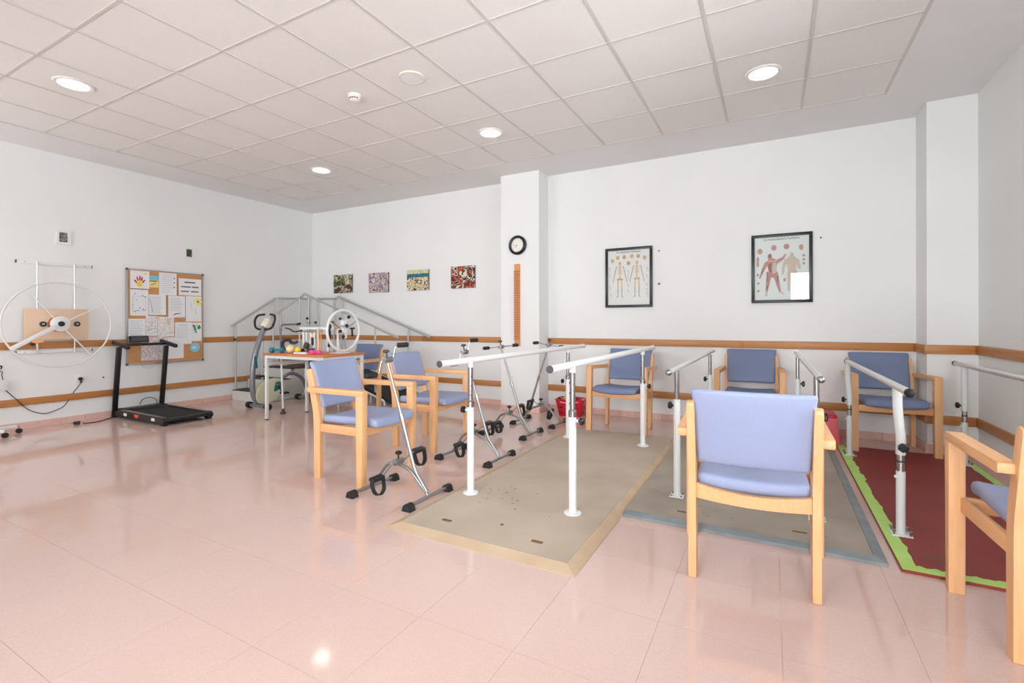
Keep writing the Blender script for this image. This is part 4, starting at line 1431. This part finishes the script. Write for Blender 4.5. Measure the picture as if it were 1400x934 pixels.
q = B(); bx(q, -.03, .03, -.02, .02, CZ + .06, CZ + .12, .008); obj('gauge', q, 'white_paint', t)
q = B(); cyl(q, (.0, .03, CZ - .09), (.0, .03, CZ - .02), .018, 12); obj('resistance_unit', q, 'white_paint', t)
for p_, d_ in (((.03, -.05, CZ - .07), (1, 0, 0)), ((.03, .03, CZ + .15), (1, 0, .2)), ((.03, -.09, CZ - .005), (1, -.2, 0)), ((.03, .0, CZ + .055), (1, 0, 0))):
    q = B(); knob(q, p_, d_, .02, False); obj('knob', q, 'black_plastic', hb)
q = B(); tube(q, [(.03, .10, CZ + .02), (.035, .10, CZ - .07)], .011, 10); obj('turn_handle', q, 'black_rubber', hb)
q = B(); box(q, (.035, .10, CZ + .024), (.03, .06, .018), None, .006); obj('handle_top', q, 'black_rubber', hb)

# walking cane leaning on the left side of the table
t = thing('walking_cane', 'white walking cane with a grey angled handle leaning on the table', 'cane', (1.675, -1.795, 0))
q = B(); tube(q, [(0, 0, .05), (.121, -.115, .80)], .0115, 14); obj('shaft', q, 'white_paint', t)
q = B(); tube(q, fillet([(.1195, -.1135, .79), (.167, -.159, 1.11), (.18, .10, 1.115)], .06, 6), .0115, 14); h_ = obj('handle', q, 'bike_grey', t)
q = B(); cyl(q, (.1775, .055, 1.114), (.1802, .105, 1.115), .014, 12); obj('handle_end', q, 'black_rubber', h_)
q = B(); lathe(q, [(.034, 0), (.036, .012), (.018, .03), (.016, .065), (0, .065)], 16); obj('rubber_tip', q, 'tread_dark', t)

# ================================================================ CLOCK, FINGER LADDER
t = thing('wall_clock', 'round black rimmed wall clock with a white face on the column', 'clock', (4.193, COLUMN[2], 2.113))
q = B(); lathe(q, [(.122, 0), (.122, .03), (.108, .042), (.090, .036), (.088, .012), (0, .012)], 40, axis_m((0, 0, 0), (0, -1, 0))); obj('rim', q, 'frame_black', t)
q = B(); lathe(q, [(.0885, .0125), (.0885, .015), (0, .015)], 40, axis_m((0, 0, 0), (0, -1, 0))); fc = obj('face', q, 'clock_face', t)
for k in range(12):
    a = k * PI / 6
    q = B(); box(q, (.074 * math.sin(a), -.0155, .074 * math.cos(a)), (.003, .001, .012 if k % 3 == 0 else .008), Matrix.Rotation(a, 4, 'Y')); obj('hour_mark', q, 'ink', fc, smooth=0)
for ln, a, w_ in ((.045, math.radians(228), .005), (.066, math.radians(277), .0035)):
    q = B(); box(q, (ln / 2 * math.sin(a), -.018, ln / 2 * math.cos(a)), (w_, .001, ln), Matrix.Rotation(a, 4, 'Y')); obj('hand', q, 'ink', t, smooth=0)
t = thing('finger_ladder', 'narrow orange wooden finger ladder with many notches below the clock', 'finger ladder', (4.186, COLUMN[2], 1.355))
q = B(); bx(q, -.038, .038, -.022, 0, -.52, .52, .004); obj('back_board', q, 'orange_wood', t)
q = B(); prism(q, [(-.034, -.022), (.034, -.022), (.030, -.048), (-.030, -.048)], .02, Matrix.Identity(4))
src = obj('rung', q, 'rung_wood', t, smooth=0); src.location = (0, 0, -.44)
for k in range(1, 29):
    inst('rung', src, t, (0, 0, -.44 + k * .0305))

# ================================================================ PICTURES
def canvas(name, label, x0, x1, z0, z1, material, extra=()):
    w_, h_ = x1 - x0, z1 - z0
    t = thing(name, label, 'picture', ((x0 + x1) / 2, 0, (z0 + z1) / 2), 0, 'small unframed paintings on the back wall')
    q = B(); bx(q, -w_ / 2, w_ / 2, -.016, 0, -h_ / 2, h_ / 2, .001); obj('board', q, 'frame_black', t, smooth=0)
    q = B(); bx(q, -w_ / 2 + .002, w_ / 2 - .002, -.0185, -.016, -h_ / 2 + .002, h_ / 2 - .002); p_ = obj('painted_face', q, material, t, smooth=0)
    for (a, c, d, e_, mt) in extra:
        q = B(); bx(q, -w_ / 2 + a * w_ + .002, -w_ / 2 + c * w_ - .002, -.0192, -.0185, -h_ / 2 + d * h_, -h_ / 2 + e_ * h_ - .002); obj('painted_band', q, mt, p_, smooth=0)
    return t


canvas('painting', 'small painting of green and white dabs, leftmost on the back wall', .545, .975, 1.627, 1.932, 'paint_garden')
canvas('painting', 'small painting in pale mauve and brown, second on the back wall', 1.345, 1.765, 1.612, 1.924, 'paint_oxen')
canvas('painting', 'small painting of sand colours under a teal band, third on the back wall', 2.135, 2.552, 1.617, 1.926, 'paint_beach', ((0, 1, .82, 1, 'paint_skyband'), (0, 1, .64, .82, 'paint_sea')))
canvas('painting', 'small dark painting with red and white dabs, nearest the clock column', 2.955, 3.366, 1.621, 1.937, 'paint_harvest')
for (y, z, w_, h_, mt, lab) in ((-3.343, 2.10, .125, .165, 'paint_lilac', 'small white framed lilac picture high above the shoulder wheel'), (-2.015, 2.092, .125, .16, 'paint_leaf', 'small white framed dark green picture above the pin board')):
    t = thing('framed_picture', lab, 'picture', (0, y, z), 0, 'small framed pictures on the left wall')
    q = B()
    for (a, c, d, e_) in ((-w_ / 2, w_ / 2, h_ / 2 - .028, h_ / 2), (-w_ / 2, w_ / 2, -h_ / 2, -h_ / 2 + .028), (-w_ / 2, -w_ / 2 + .026, -h_ / 2 + .028, h_ / 2 - .028), (w_ / 2 - .026, w_ / 2, -h_ / 2 + .028, h_ / 2 - .028)):
        bx(q, 0, .015, a, c, d, e_)
    bmesh.ops.remove_doubles(q, verts=q.verts, dist=1e-5)
    obj('frame', q, 'white_paint', t, smooth=0)
    q = B(); bx(q, 0, .008, -w_ / 2 + .026, w_ / 2 - .026, -h_ / 2 + .028, h_ / 2 - .028); obj('print', q, mt, t, smooth=0)


# --- flat figure drawing on the x-z plane of the back wall
def seg2(bm, a, c, w0, w1, y):
    a, c = Vector((a[0], y, a[1])), Vector((c[0], y, c[1]))
    d = (c - a); n = Vector((-d.z, 0, d.x)).normalized()
    bm.faces.new([bm.verts.new(p) for p in (a + n * w0 / 2, c + n * w1 / 2, c - n * w1 / 2, a - n * w0 / 2)])


def ell2(bm, c, rx, rz, y, n=14):
    bm.faces.new([bm.verts.new((c[0] + rx * math.cos(2 * PI * k / n), y, c[1] + rz * math.sin(2 * PI * k / n))) for k in range(n)])


def text_mesh(name, body, size, material, parent, M):
    cu = bpy.data.curves.new(name, 'FONT'); cu.body = body; cu.size = size; cu.align_x = 'CENTER'; cu.extrude = .0002
    tmp = bpy.data.objects.new(name, cu); COL.objects.link(tmp)
    dg = bpy.context.evaluated_depsgraph_get()
    me = bpy.data.meshes.new_from_object(tmp.evaluated_get(dg))
    bpy.data.objects.remove(tmp)
    me.transform(M)
    me.materials.clear(); me.materials.append(MATS[material])
    o = bpy.data.objects.new(name, me); COL.objects.link(o); o.parent = parent
    return o


mat('bone', (218, 188, 132), 0.7); mat('bone_dark', (146, 124, 98), 0.7); mat('muscle', (200, 150, 140), 0.7); mat('muscle_dark', (172, 112, 108), 0.7); mat('muscle_pale', (214, 198, 182), 0.7)
mat('chart_paper', (242, 242, 238), 0.7, spec=0.1); mat('chart_mint', (232, 238, 234), 0.7, spec=0.1)


def chart(label, x0, x1, z0, z1, paper, title):
    w_, h_ = x1 - x0, z1 - z0
    t = thing('anatomy_chart', label, 'poster', ((x0 + x1) / 2, 0, (z0 + z1) / 2), 0, 'framed anatomy charts')
    f = .03
    for nm, (a, c, d, e_) in (('top', (-w_ / 2, w_ / 2, h_ / 2 - f, h_ / 2)), ('bottom', (-w_ / 2, w_ / 2, -h_ / 2, -h_ / 2 + f)), ('l', (-w_ / 2, -w_ / 2 + f, -h_ / 2 + f, h_ / 2 - f)), ('r', (w_ / 2 - f, w_ / 2, -h_ / 2 + f, h_ / 2 - f))):
        q = B(); bx(q, a, c, -.028, 0, d, e_, .003); obj('frame_bar', q, 'frame_black', t)
    q = B(); bx(q, -w_ / 2 + f, w_ / 2 - f, -.008, 0, -h_ / 2 + f, h_ / 2 - f); sh = obj('chart_sheet', q, paper, t, smooth=0)
    q = B(); bx(q, -w_ / 2 + f, w_ / 2 - f, -.0165, -.0145, -h_ / 2 + f, h_ / 2 - f); obj('glass', q, 'thin_glass', t, smooth=0)
    text_mesh('title', title, .034, 'ink', sh, Matrix.Translation((0, -.0088, h_ / 2 - f - .032)) @ Matrix.Rotation(PI / 2, 4, 'X'))
    return t, sh


def skeleton(sh, cx, cz, s, back=False):
    q = B(); y = -.0092
    ell2(q, (cx, cz + .235 * s), .018 * s, .026 * s, y); seg2(q, (cx, cz + .21 * s), (cx, cz + .02 * s), .012 * s, .014 * s, y - .0001)
    for k in range(6):
        zz = cz + (.175 - .017 * k) * s
        for d in (-1, 1):
            seg2(q, (cx, zz), (cx + d * (.03 + .012 * math.sin(k * .6)) * s, zz - .008 * s), .006 * s, .004 * s, y - .0002)
    for d in (-1, 1):
        seg2(q, (cx, cz + .19 * s), (cx + d * .052 * s, cz + .188 * s), .007 * s, .008 * s, y - .0003)
        ell2(q, (cx + d * .022 * s, cz + .005 * s), .022 * s, .018 * s, y - .0003)
        seg2(q, (cx + d * .026 * s, cz - .005 * s), (cx + d * .03 * s, cz - .12 * s), .013 * s, .012 * s, y - .0004)
        ell2(q, (cx + d * .03 * s, cz - .12 * s), .009 * s, .010 * s, y - .0005)
    o = obj('skeleton_bones', q, 'bone', sh, smooth=0)
    q = B()
    for d in (-1, 1):
        seg2(q, (cx + d * .052 * s, cz + .185 * s), (cx + d * .072 * s, cz + .09 * s), .009 * s, .007 * s, y - .0004)
        seg2(q, (cx + d * .072 * s, cz + .09 * s), (cx + d * .098 * s, cz - .01 * s), .008 * s, .006 * s, y - .0004)
        seg2(q, (cx + d * .098 * s, cz - .01 * s), (cx + d * .104 * s, cz - .045 * s), .010 * s, .004 * s, y - .0004)
        seg2(q, (cx + d * .03 * s, cz - .13 * s), (cx + d * .028 * s, cz - .24 * s), .010 * s, .007 * s, y - .0004)
        seg2(q, (cx + d * .028 * s, cz - .24 * s), (cx + d * .05 * s, cz - .255 * s), .010 * s, .006 * s, y - .0004)
        if not back:
            ell2(q, (cx + d * .014 * s, cz + .01 * s), .007 * s, .007 * s, y - .0006)
    if not back:
        for d in (-1, 1):
            ell2(q, (cx + d * .007 * s, cz + .238 * s), .004 * s, .004 * s, y - .0006)
    o2 = obj('skeleton_limbs', q, 'bone_dark', sh, smooth=0)
    for o_ in (o, o2): o_['kind'] = 'stuff'


t, sh = chart('black framed skeleton anatomy chart on the back wall', 5.252, 5.812, 1.309, 2.022, 'chart_paper', 'El esqueleto humano')
skeleton(sh, -.104, -.025, .83); skeleton(sh, .10, -.022, .83, True)
for k, (cx, cz) in enumerate(((-.195, .205), (-.13, .24), (-.052, .245), (.04, .25), (.115, .248), (.19, .225), (0, .17))):
    q = B(); ell2(q, (cx, cz), .022, .026, -.0092); o = obj('skull_drawing', q, 'bone', sh, smooth=0)
    if k in (2, 4, 6):
        q = B()
        for d in (-1, 1): ell2(q, (cx + d * .009, cz - .004), .005, .006, -.0095, 8)
        ell2(q, (cx, cz - .016), .004, .004, -.0095, 8); d_ = obj('skull_detail', q, 'bone_dark', sh, smooth=0); d_['kind'] = 'stuff'
q = B()
for (cx, cz) in ((-.225, .10), (-.22, .02), (-.22, -.13), (-.21, -.22), (.225, .08), (.22, .0), (.22, -.1), (.22, -.16), (.22, -.21), (0, .06), (0, .0), (0, -.1), (0, -.17)):
    seg2(q, (cx - .008, cz + .02), (cx + .006, cz - .02), .008, .006, -.0092); ell2(q, (cx - .008, cz + .02), .008, .008, -.0093, 8)
o = obj('bone_details', q, 'muscle_pale', sh, smooth=0); o['kind'] = 'stuff'


def muscle_man(sh, cx, cz, s, parts, mt):
    q = B(); y = {'muscle': -.0092, 'muscle_dark': -.0104, 'muscle_pale': -.0114}[mt]
    for (a, c, w0, w1) in parts:
        seg2(q, (cx + a[0] * s, cz + a[1] * s), (cx + c[0] * s, cz + c[1] * s), w0 * s, w1 * s, y)
        ell2(q, (cx + a[0] * s, cz + a[1] * s), w0 * s / 2, w0 * s / 2, y - .0001, 10)
        ell2(q, (cx + c[0] * s, cz + c[1] * s), w1 * s / 2, w1 * s / 2, y - .0001, 10)
        y -= .00004
    o = obj('muscle_figure', q, mt, sh, smooth=0); o['kind'] = 'stuff'


t, sh = chart('black framed muscle anatomy chart reflecting a bright window', 6.842, 7.393, 1.330, 2.043, 'chart_mint', 'La musculatura humana')
muscle_man(sh, -.08, -.055, .95, (((-.004, .12), (0, .045), .105, .07), ((0, .05), (0, .0), .075, .085), ((.05, .135), (.10, .165), .04, .03), ((.10, .165), (.125, .205), .026, .016), ((-.055, .12), (-.085, .06), .042, .032), ((-.085, .06), (-.115, -.02), .03, .016), ((-.03, 0), (-.045, -.10), .05, .036), ((-.045, -.11), (-.058, -.20), .036, .018), ((.03, 0), (.05, -.10), .05, .036), ((.05, -.11), (.075, -.2), .034, .018), ((-.025, .18), (-.025, .205), .042, .036)), 'muscle')
muscle_man(sh, -.08, -.055, .95, (((-.022, .10), (-.028, .055), .03, .03), ((-.05, .02), (-.045, -.08), .014, .014), ((.05, -.03), (.05, -.09), .016, .012), ((-.05, -.13), (-.055, -.17), .016, .01), ((-.09, .05), (-.108, 0), .012, .010), ((-.12, -.03), (-.122, -.04), .014, .012)), 'muscle_dark')
muscle_man(sh, -.08, -.055, .95, (((.02, .11), (.015, .02), .035, .04), ((.075, -.2), (.11, -.225), .016, .012), ((-.058, -.2), (-.06, -.235), .018, .022), ((-.04, .14), (.04, .14), .012, .012)), 'muscle_pale')
muscle_man(sh, .095, -.045, .95, (((0, .12), (0, .02), .11, .07), ((-.055, .13), (-.08, .05), .034, .026), ((-.08, .05), (-.085, -.02), .024, .014), ((.055, .12), (.07, .04), .03, .024), ((0, .17), (.0, .195), .036, .034), ((-.02, 0), (-.025, -.1), .045, .034), ((.03, 0), (.035, -.1), .045, .034), ((-.025, -.1), (-.03, -.2), .032, .016), ((.035, -.1), (.045, -.2), .032, .016)), 'muscle_pale')
for (cx, cz, rx, rz) in ((-.195, .185, .024, .03), (-.066, .215, .025, .03), (.048, .22, .026, .028), (.177, .205, .02, .03)):
    q = B(); ell2(q, (cx, cz), rx, rz, -.0092); obj('head_drawing', q, 'muscle', sh, smooth=0)
q = B()
for (cx, cz, h_) in ((-.215, .10, .03), (-.215, .05, .03), (-.215, -.06, .014), (-.21, -.15, .012), (-.21, -.23, .014), (.03, -.12, .02), (.20, .12, .014), (.20, .08, .014), (.20, .04, .014)):
    ell2(q, (cx, cz), .012, h_, -.0092, 10)
o = obj('muscle_details', q, 'muscle', sh, smooth=0); o['kind'] = 'stuff'
for (x, z, r_, lab) in ((5.884, 1.957, .009, 'small dark wall hook high beside the skeleton chart'), (5.884, 1.576, .012, 'dark wall hook low beside the skeleton chart'), (7.463, 1.974, .008, 'tiny dark wall hook beside the muscle chart')):
    q = B(); lathe(q, [(r_, 0), (r_, .006), (r_ * .4, .010), (r_ * .4, .02), (0, .02)], 10, axis_m((x, 0, z), (0, -1, 0))); tag(obj('wall_hook', q, 'dark_grey'), lab, 'hook')

# ================================================================ PIN BOARD AND PAPERS
t = thing('cork_board', 'cork pin board in a slim aluminium frame on the left wall', 'pin board', (.0205, -2.2985, 1.212))
BW, BH = .911, 1.20
q = B(); bx(q, 0, .012, -BW / 2 + .01, BW / 2 - .01, -BH / 2 + .01, BH / 2 - .01); obj('cork', q, 'cork', t, smooth=0)
for (a, c, d, e_) in ((-BW / 2, BW / 2, BH / 2 - .014, BH / 2), (-BW / 2, BW / 2, -BH / 2, -BH / 2 + .014), (-BW / 2, -BW / 2 + .014, -BH / 2 + .014, BH / 2 - .014), (BW / 2 - .014, BW / 2, -BH / 2 + .014, BH / 2 - .014)):
    q = B(); bx(q, 0, .018, a, c, d, e_, .002); obj('frame_bar', q, 'aluminium', t)
for sy in (-1, 1):
    for sz in (-1, 1):
        q = B(); bx(q, 0, .020, sy * (BW / 2 - .008) - .013, sy * (BW / 2 - .008) + .013, sz * (BH / 2 - .008) - .013, sz * (BH / 2 - .008) + .013, .004); obj('corner_cap', q, 'dark_grey', t)
PAPX = .0335


def sheet(name, label, cat, y0, y1, z0, z1, material='paper', layer=0, rot=0.0):
    w_, h_ = y1 - y0, z1 - z0
    t = thing(name, label, cat, (PAPX + layer * .0016, (y0 + y1) / 2, (z0 + z1) / 2), 0, 'papers on the pin board')
    t.rotation_euler = (rot, 0, 0)
    n = 6
    q = B()
    cols = []
    for k in range(n + 1):
        f = k / n
        bow = .003 * (2 * f - 1) ** 2
        cols.append([q.verts.new((bow + dx, -w_ / 2 + w_ * f, z)) for dx in (0, .0005) for z in (-h_ / 2, h_ / 2)])
    for a, c in zip(cols[:-1], cols[1:]):
        q.faces.new((a[0], c[0], c[1], a[1])); q.faces.new((a[2], a[3], c[3], c[2])); q.faces.new((a[0], a[2], c[2], c[0])); q.faces.new((a[1], c[1], c[3], a[3]))
    q.faces.new((cols[0][0], cols[0][1], cols[0][3], cols[0][2])); q.faces.new((cols[-1][0], cols[-1][2], cols[-1][3], cols[-1][1]))
    obj('page', q, material, t)
    return t, w_, h_


PX_ = .0042


def marks(t, name, rects, material):
    q = B()
    for (y0, y1, z0, z1) in rects:
        bx(q, PX_ - .0004, PX_, y0, y1, z0, z1)
    o = obj(name, q, material, t, smooth=0)
    if len(rects) > 1: o['kind'] = 'stuff'
    return o


def text_lines(w_, h_, n, top=.85, bot=.2, th=.0035, seed=1, ragged=.3):
    rn = random.Random(seed)
    out = []
    for k in range(n):
        z = -h_ / 2 + h_ * (top + (bot - top) * k / max(1, n - 1))
        out.append((-w_ * .40, -w_ * .40 + w_ * .8 * (1 - ragged * rn.random()), z - th / 2, z + th / 2))
    return out


def yz_shape(t, name, pts, material, x=PX_):
    q = B(); q.faces.new([q.verts.new((x, p[0], p[1])) for p in pts]); return obj(name, q, material, t, smooth=0)


def oval(cy, cz, ry, rz, n=14, a0=0):
    return [(cy + ry * math.cos(a0 + 2 * PI * k / n), cz + rz * math.sin(a0 + 2 * PI * k / n)) for k in range(n)]


def stroke(a, c, w0, w1):
    d = Vector((c[0] - a[0], c[1] - a[1])); n = Vector((-d.y, d.x)).normalized()
    return [(a[0] + n.x * w0 / 2, a[1] + n.y * w0 / 2), (c[0] + n.x * w1 / 2, c[1] + n.y * w1 / 2), (c[0] - n.x * w1 / 2, c[1] - n.y * w1 / 2), (a[0] - n.x * w0 / 2, a[1] - n.y * w0 / 2)]


mat('hand_red', (196, 24, 30), 0.8); mat('hand_maroon', (110, 34, 38), 0.8); mat('beach_blue', (120, 196, 216), 0.8); mat('beach_sand', (236, 216, 140), 0.8); mat('pale_yellow', (232, 226, 150), 0.8); mat('leaf_green', (38, 150, 122), 0.8); mat('sky_blue', (136, 204, 226), 0.8)
t, w_, h_ = sheet('child_drawing', 'drawing of a red and yellow hand print, top left of the pin board', 'drawing', -2.715, -2.507, 1.558, 1.790, layer=1)
yz_shape(t, 'palm', oval(-.005, -.05, .032, .036), 'yellow')
for k, (a, c, mt) in enumerate((((-.035, -.035), (-.062, .0), 'hand_maroon'), ((-.02, -.01), (-.034, .04), 'hand_red'), ((.0, -.005), (.0, .055), 'hand_red'), ((.016, -.01), (.026, .04), 'hand_red'), ((.03, -.03), (.052, .005), 'hand_maroon'))):
    yz_shape(t, 'finger', stroke(a, c, .016, .013), mt, PX_ + .0002)
yz_shape(t, 'sun', oval(.06, .085, .018, .016), 'pale_yellow')
marks(t, 'writing', [(-.10 + .021 * k, -.10 + .021 * k + .016, -.115, -.107) for k in range(10)], 'ink')
t, w_, h_ = sheet('postcard', 'beach picture card with blue top beside the hand print drawing', 'picture', -2.505, -2.402, 1.590, 1.745, 'beach_sand', 0)
marks(t, 'sky_band', [(-w_ / 2, w_ / 2, .02, h_ / 2)], 'beach_blue')
marks(t, 'horizon_line', [(-w_ / 2, w_ * .35, .0, .01)], 'ink')
yz_shape(t, 'driftwood', stroke((-.035, -.05), (.02, -.02), .008, .005), 'ink')
t, w_, h_ = sheet('notice_sheet', 'white list with small symbols down its right side, top middle of the board', 'paper', -2.398, -2.187, 1.500, 1.792, layer=1)
marks(t, 'text_lines', text_lines(w_ * .8, h_, 9, .9, .15, .003, 3), 'ink_grey')
for k, z in enumerate((.06, -.0, -.06)):
    yz_shape(t, 'symbol', oval(.075, z + .02, .007, .011, 8), 'ink')
t, w_, h_ = sheet('notice_card', 'white card with three lines of bold lettering, top right of the board', 'sign', -2.162, -1.872, 1.508, 1.735, layer=1)
marks(t, 'lettering', [(-.070 + .0125 * k, -.070 + .0125 * k + .0095, .055, .072) for k in range(11)] + [(-.115 + .0125 * k, -.115 + .0125 * k + .0095, -.006, .010) for k in range(18) if k != 10] + [(-.115 + .0125 * k, -.115 + .0125 * k + .0095, -.067, -.052) for k in range(18) if k not in (8, 9)], 'ink')
t, w_, h_ = sheet('child_drawing', 'pale doodle sheet of small figures, below the hand print drawing', 'drawing', -2.717, -2.520, 1.226, 1.553, 'paper', 1)
rn = random.Random(4)
for k in range(12):
    yz_shape(t, 'doodle', oval(rn.uniform(-.08, .08), rn.uniform(-.14, .13), .006, .008, 7), 'ink' if k % 2 else 'ink_blue')
marks(t, 'outline', [(-.07, -.067, -.10, .08), (.07, .073, -.10, .08), (-.07, .07, .078, .081), (-.08, .08, -.103, -.10)], 'ink_blue')
t, w_, h_ = sheet('letter', 'typed letter mid board, left of the letter with a scribbled signature', 'paper', -2.515, -2.317, 1.238, 1.500, layer=2)
marks(t, 'text_lines', text_lines(w_, h_, 10, .88, .12, .003, 5), 'ink_grey')
yz_shape(t, 'pen_sketch', stroke((-.095, .09), (-.05, -.10), .003, .004), 'ink')
t, w_, h_ = sheet('letter', 'typed letter with a dark scribbled signature, right of the middle of the board', 'paper', -2.290, -2.084, 1.208, 1.495, layer=2)
marks(t, 'text_lines', text_lines(w_, h_, 9, .88, .32, .003, 6), 'ink_grey')
yz_shape(t, 'signature', stroke((-.03, -.10), (.05, -.085), .012, .006), 'ink'); yz_shape(t, 'signature', stroke((-.06, -.118), (-.02, -.105), .004, .004), 'ink')
t, w_, h_ = sheet('child_drawing', 'drawing of a yellow flower at the right edge of the board', 'drawing', -2.076, -1.872, 1.152, 1.500, layer=2)
for k in range(8):
    a = k * PI / 4
    yz_shape(t, 'petal', oval(.055 + .032 * math.cos(a), .10 + .034 * math.sin(a), .024, .026, 10), 'pale_yellow', PX_ + .0001 * k)
yz_shape(t, 'flower_centre', oval(.055, .10, .016, .018, 10), 'bone_dark', PX_ + .001)
yz_shape(t, 'stem_line', stroke((-.04, .10), (-.02, -.02), .003, .003), 'ink_grey'); yz_shape(t, 'stem_line', stroke((.02, .02), (.03, -.08), .004, .004), 'ink_blue')
t, w_, h_ = sheet('letter', 'typed letter at the lower left edge of the board, behind the treadmill display', 'paper', -2.736, -2.552, .910, 1.187, layer=1)
marks(t, 'text_lines', text_lines(w_, h_, 10, .9, .1, .003, 8), 'ink_grey')
t, w_, h_ = sheet('child_drawing', 'narrow sketch sheet with a brown slanting line, middle of the board', 'drawing', -2.549, -2.415, .967, 1.225, 'paint_sketch', 1)
yz_shape(t, 'branch', stroke((-.05, -.06), (.05, -.03), .005, .004), 'bone_dark')
for k in range(10):
    yz_shape(t, 'doodle', oval(rn.uniform(-.055, .055), rn.uniform(-.01, .12), .004, .005, 6), 'ink_grey' if k % 3 else 'ink')
t, w_, h_ = sheet('child_drawing', 'pale colour sketch with pink patches in the middle of the board', 'drawing', -2.412, -2.218, .955, 1.214, 'paint_sketch', 1)
marks(t, 'pink_patch', [(.01, .05, .02, .11)], 'muscle_pale')
t, w_, h_ = sheet('letter', 'small typed letter with a blue heading, lower right of the board', 'paper', -2.209, -2.0, .848, 1.143, layer=2)
marks(t, 'heading', [(-.06, .05, .105, .112)], 'ink_blue'); marks(t, 'text_lines', text_lines(w_, h_, 7, .74, .3, .003, 9), 'ink_grey')
yz_shape(t, 'doodle', oval(.055, -.10, .016, .02, 9), 'paint_sketch')
t, w_, h_ = sheet('child_drawing', 'drawing of a green and teal bouquet, right edge of the board', 'drawing', -1.998, -1.870, .884, 1.138, layer=1)
for (cy, cz, r_, mt) in ((-.03, .07, .018, 'leaf_green'), (-.02, .035, .018, 'leaf_green'), (-.01, .0, .014, 'leaf_green'), (.03, .06, .024, 'leaf_green'), (0, .09, .018, 'pale_yellow'), (-.045, .09, .010, 'hand_maroon'), (.035, .085, .008, 'hand_maroon')):
    yz_shape(t, 'blossom', oval(cy, cz, r_, r_ * 1.1, 10), mt, PX_ + random.uniform(0, .0008))
t, w_, h_ = sheet('child_drawing', 'colourful busy drawing along the bottom of the board', 'drawing', -2.600, -2.302, .656, .955, 'paint_scrap', 0)
t, w_, h_ = sheet('blank_sheet', 'plain white sheet at the bottom of the board, beside the colourful drawing', 'paper', -2.300, -2.10, .660, .945, layer=0)
q = B(); lathe(q, [(.064, 0), (.064, .0015), (0, .0015)], 28, axis_m((0, 0, 0), (1, 0, 0)))
t = thing('paper_cutout', 'round sky blue paper cut-out at the lower right of the board', 'paper', (PAPX, -1.955, .795), 0, 'papers on the pin board')
obj('disc', q, 'sky_blue', t, smooth=0)
yz_shape(t, 'white_patch', oval(-.01, .0, .03, .02, 12), 'paper', .0018)
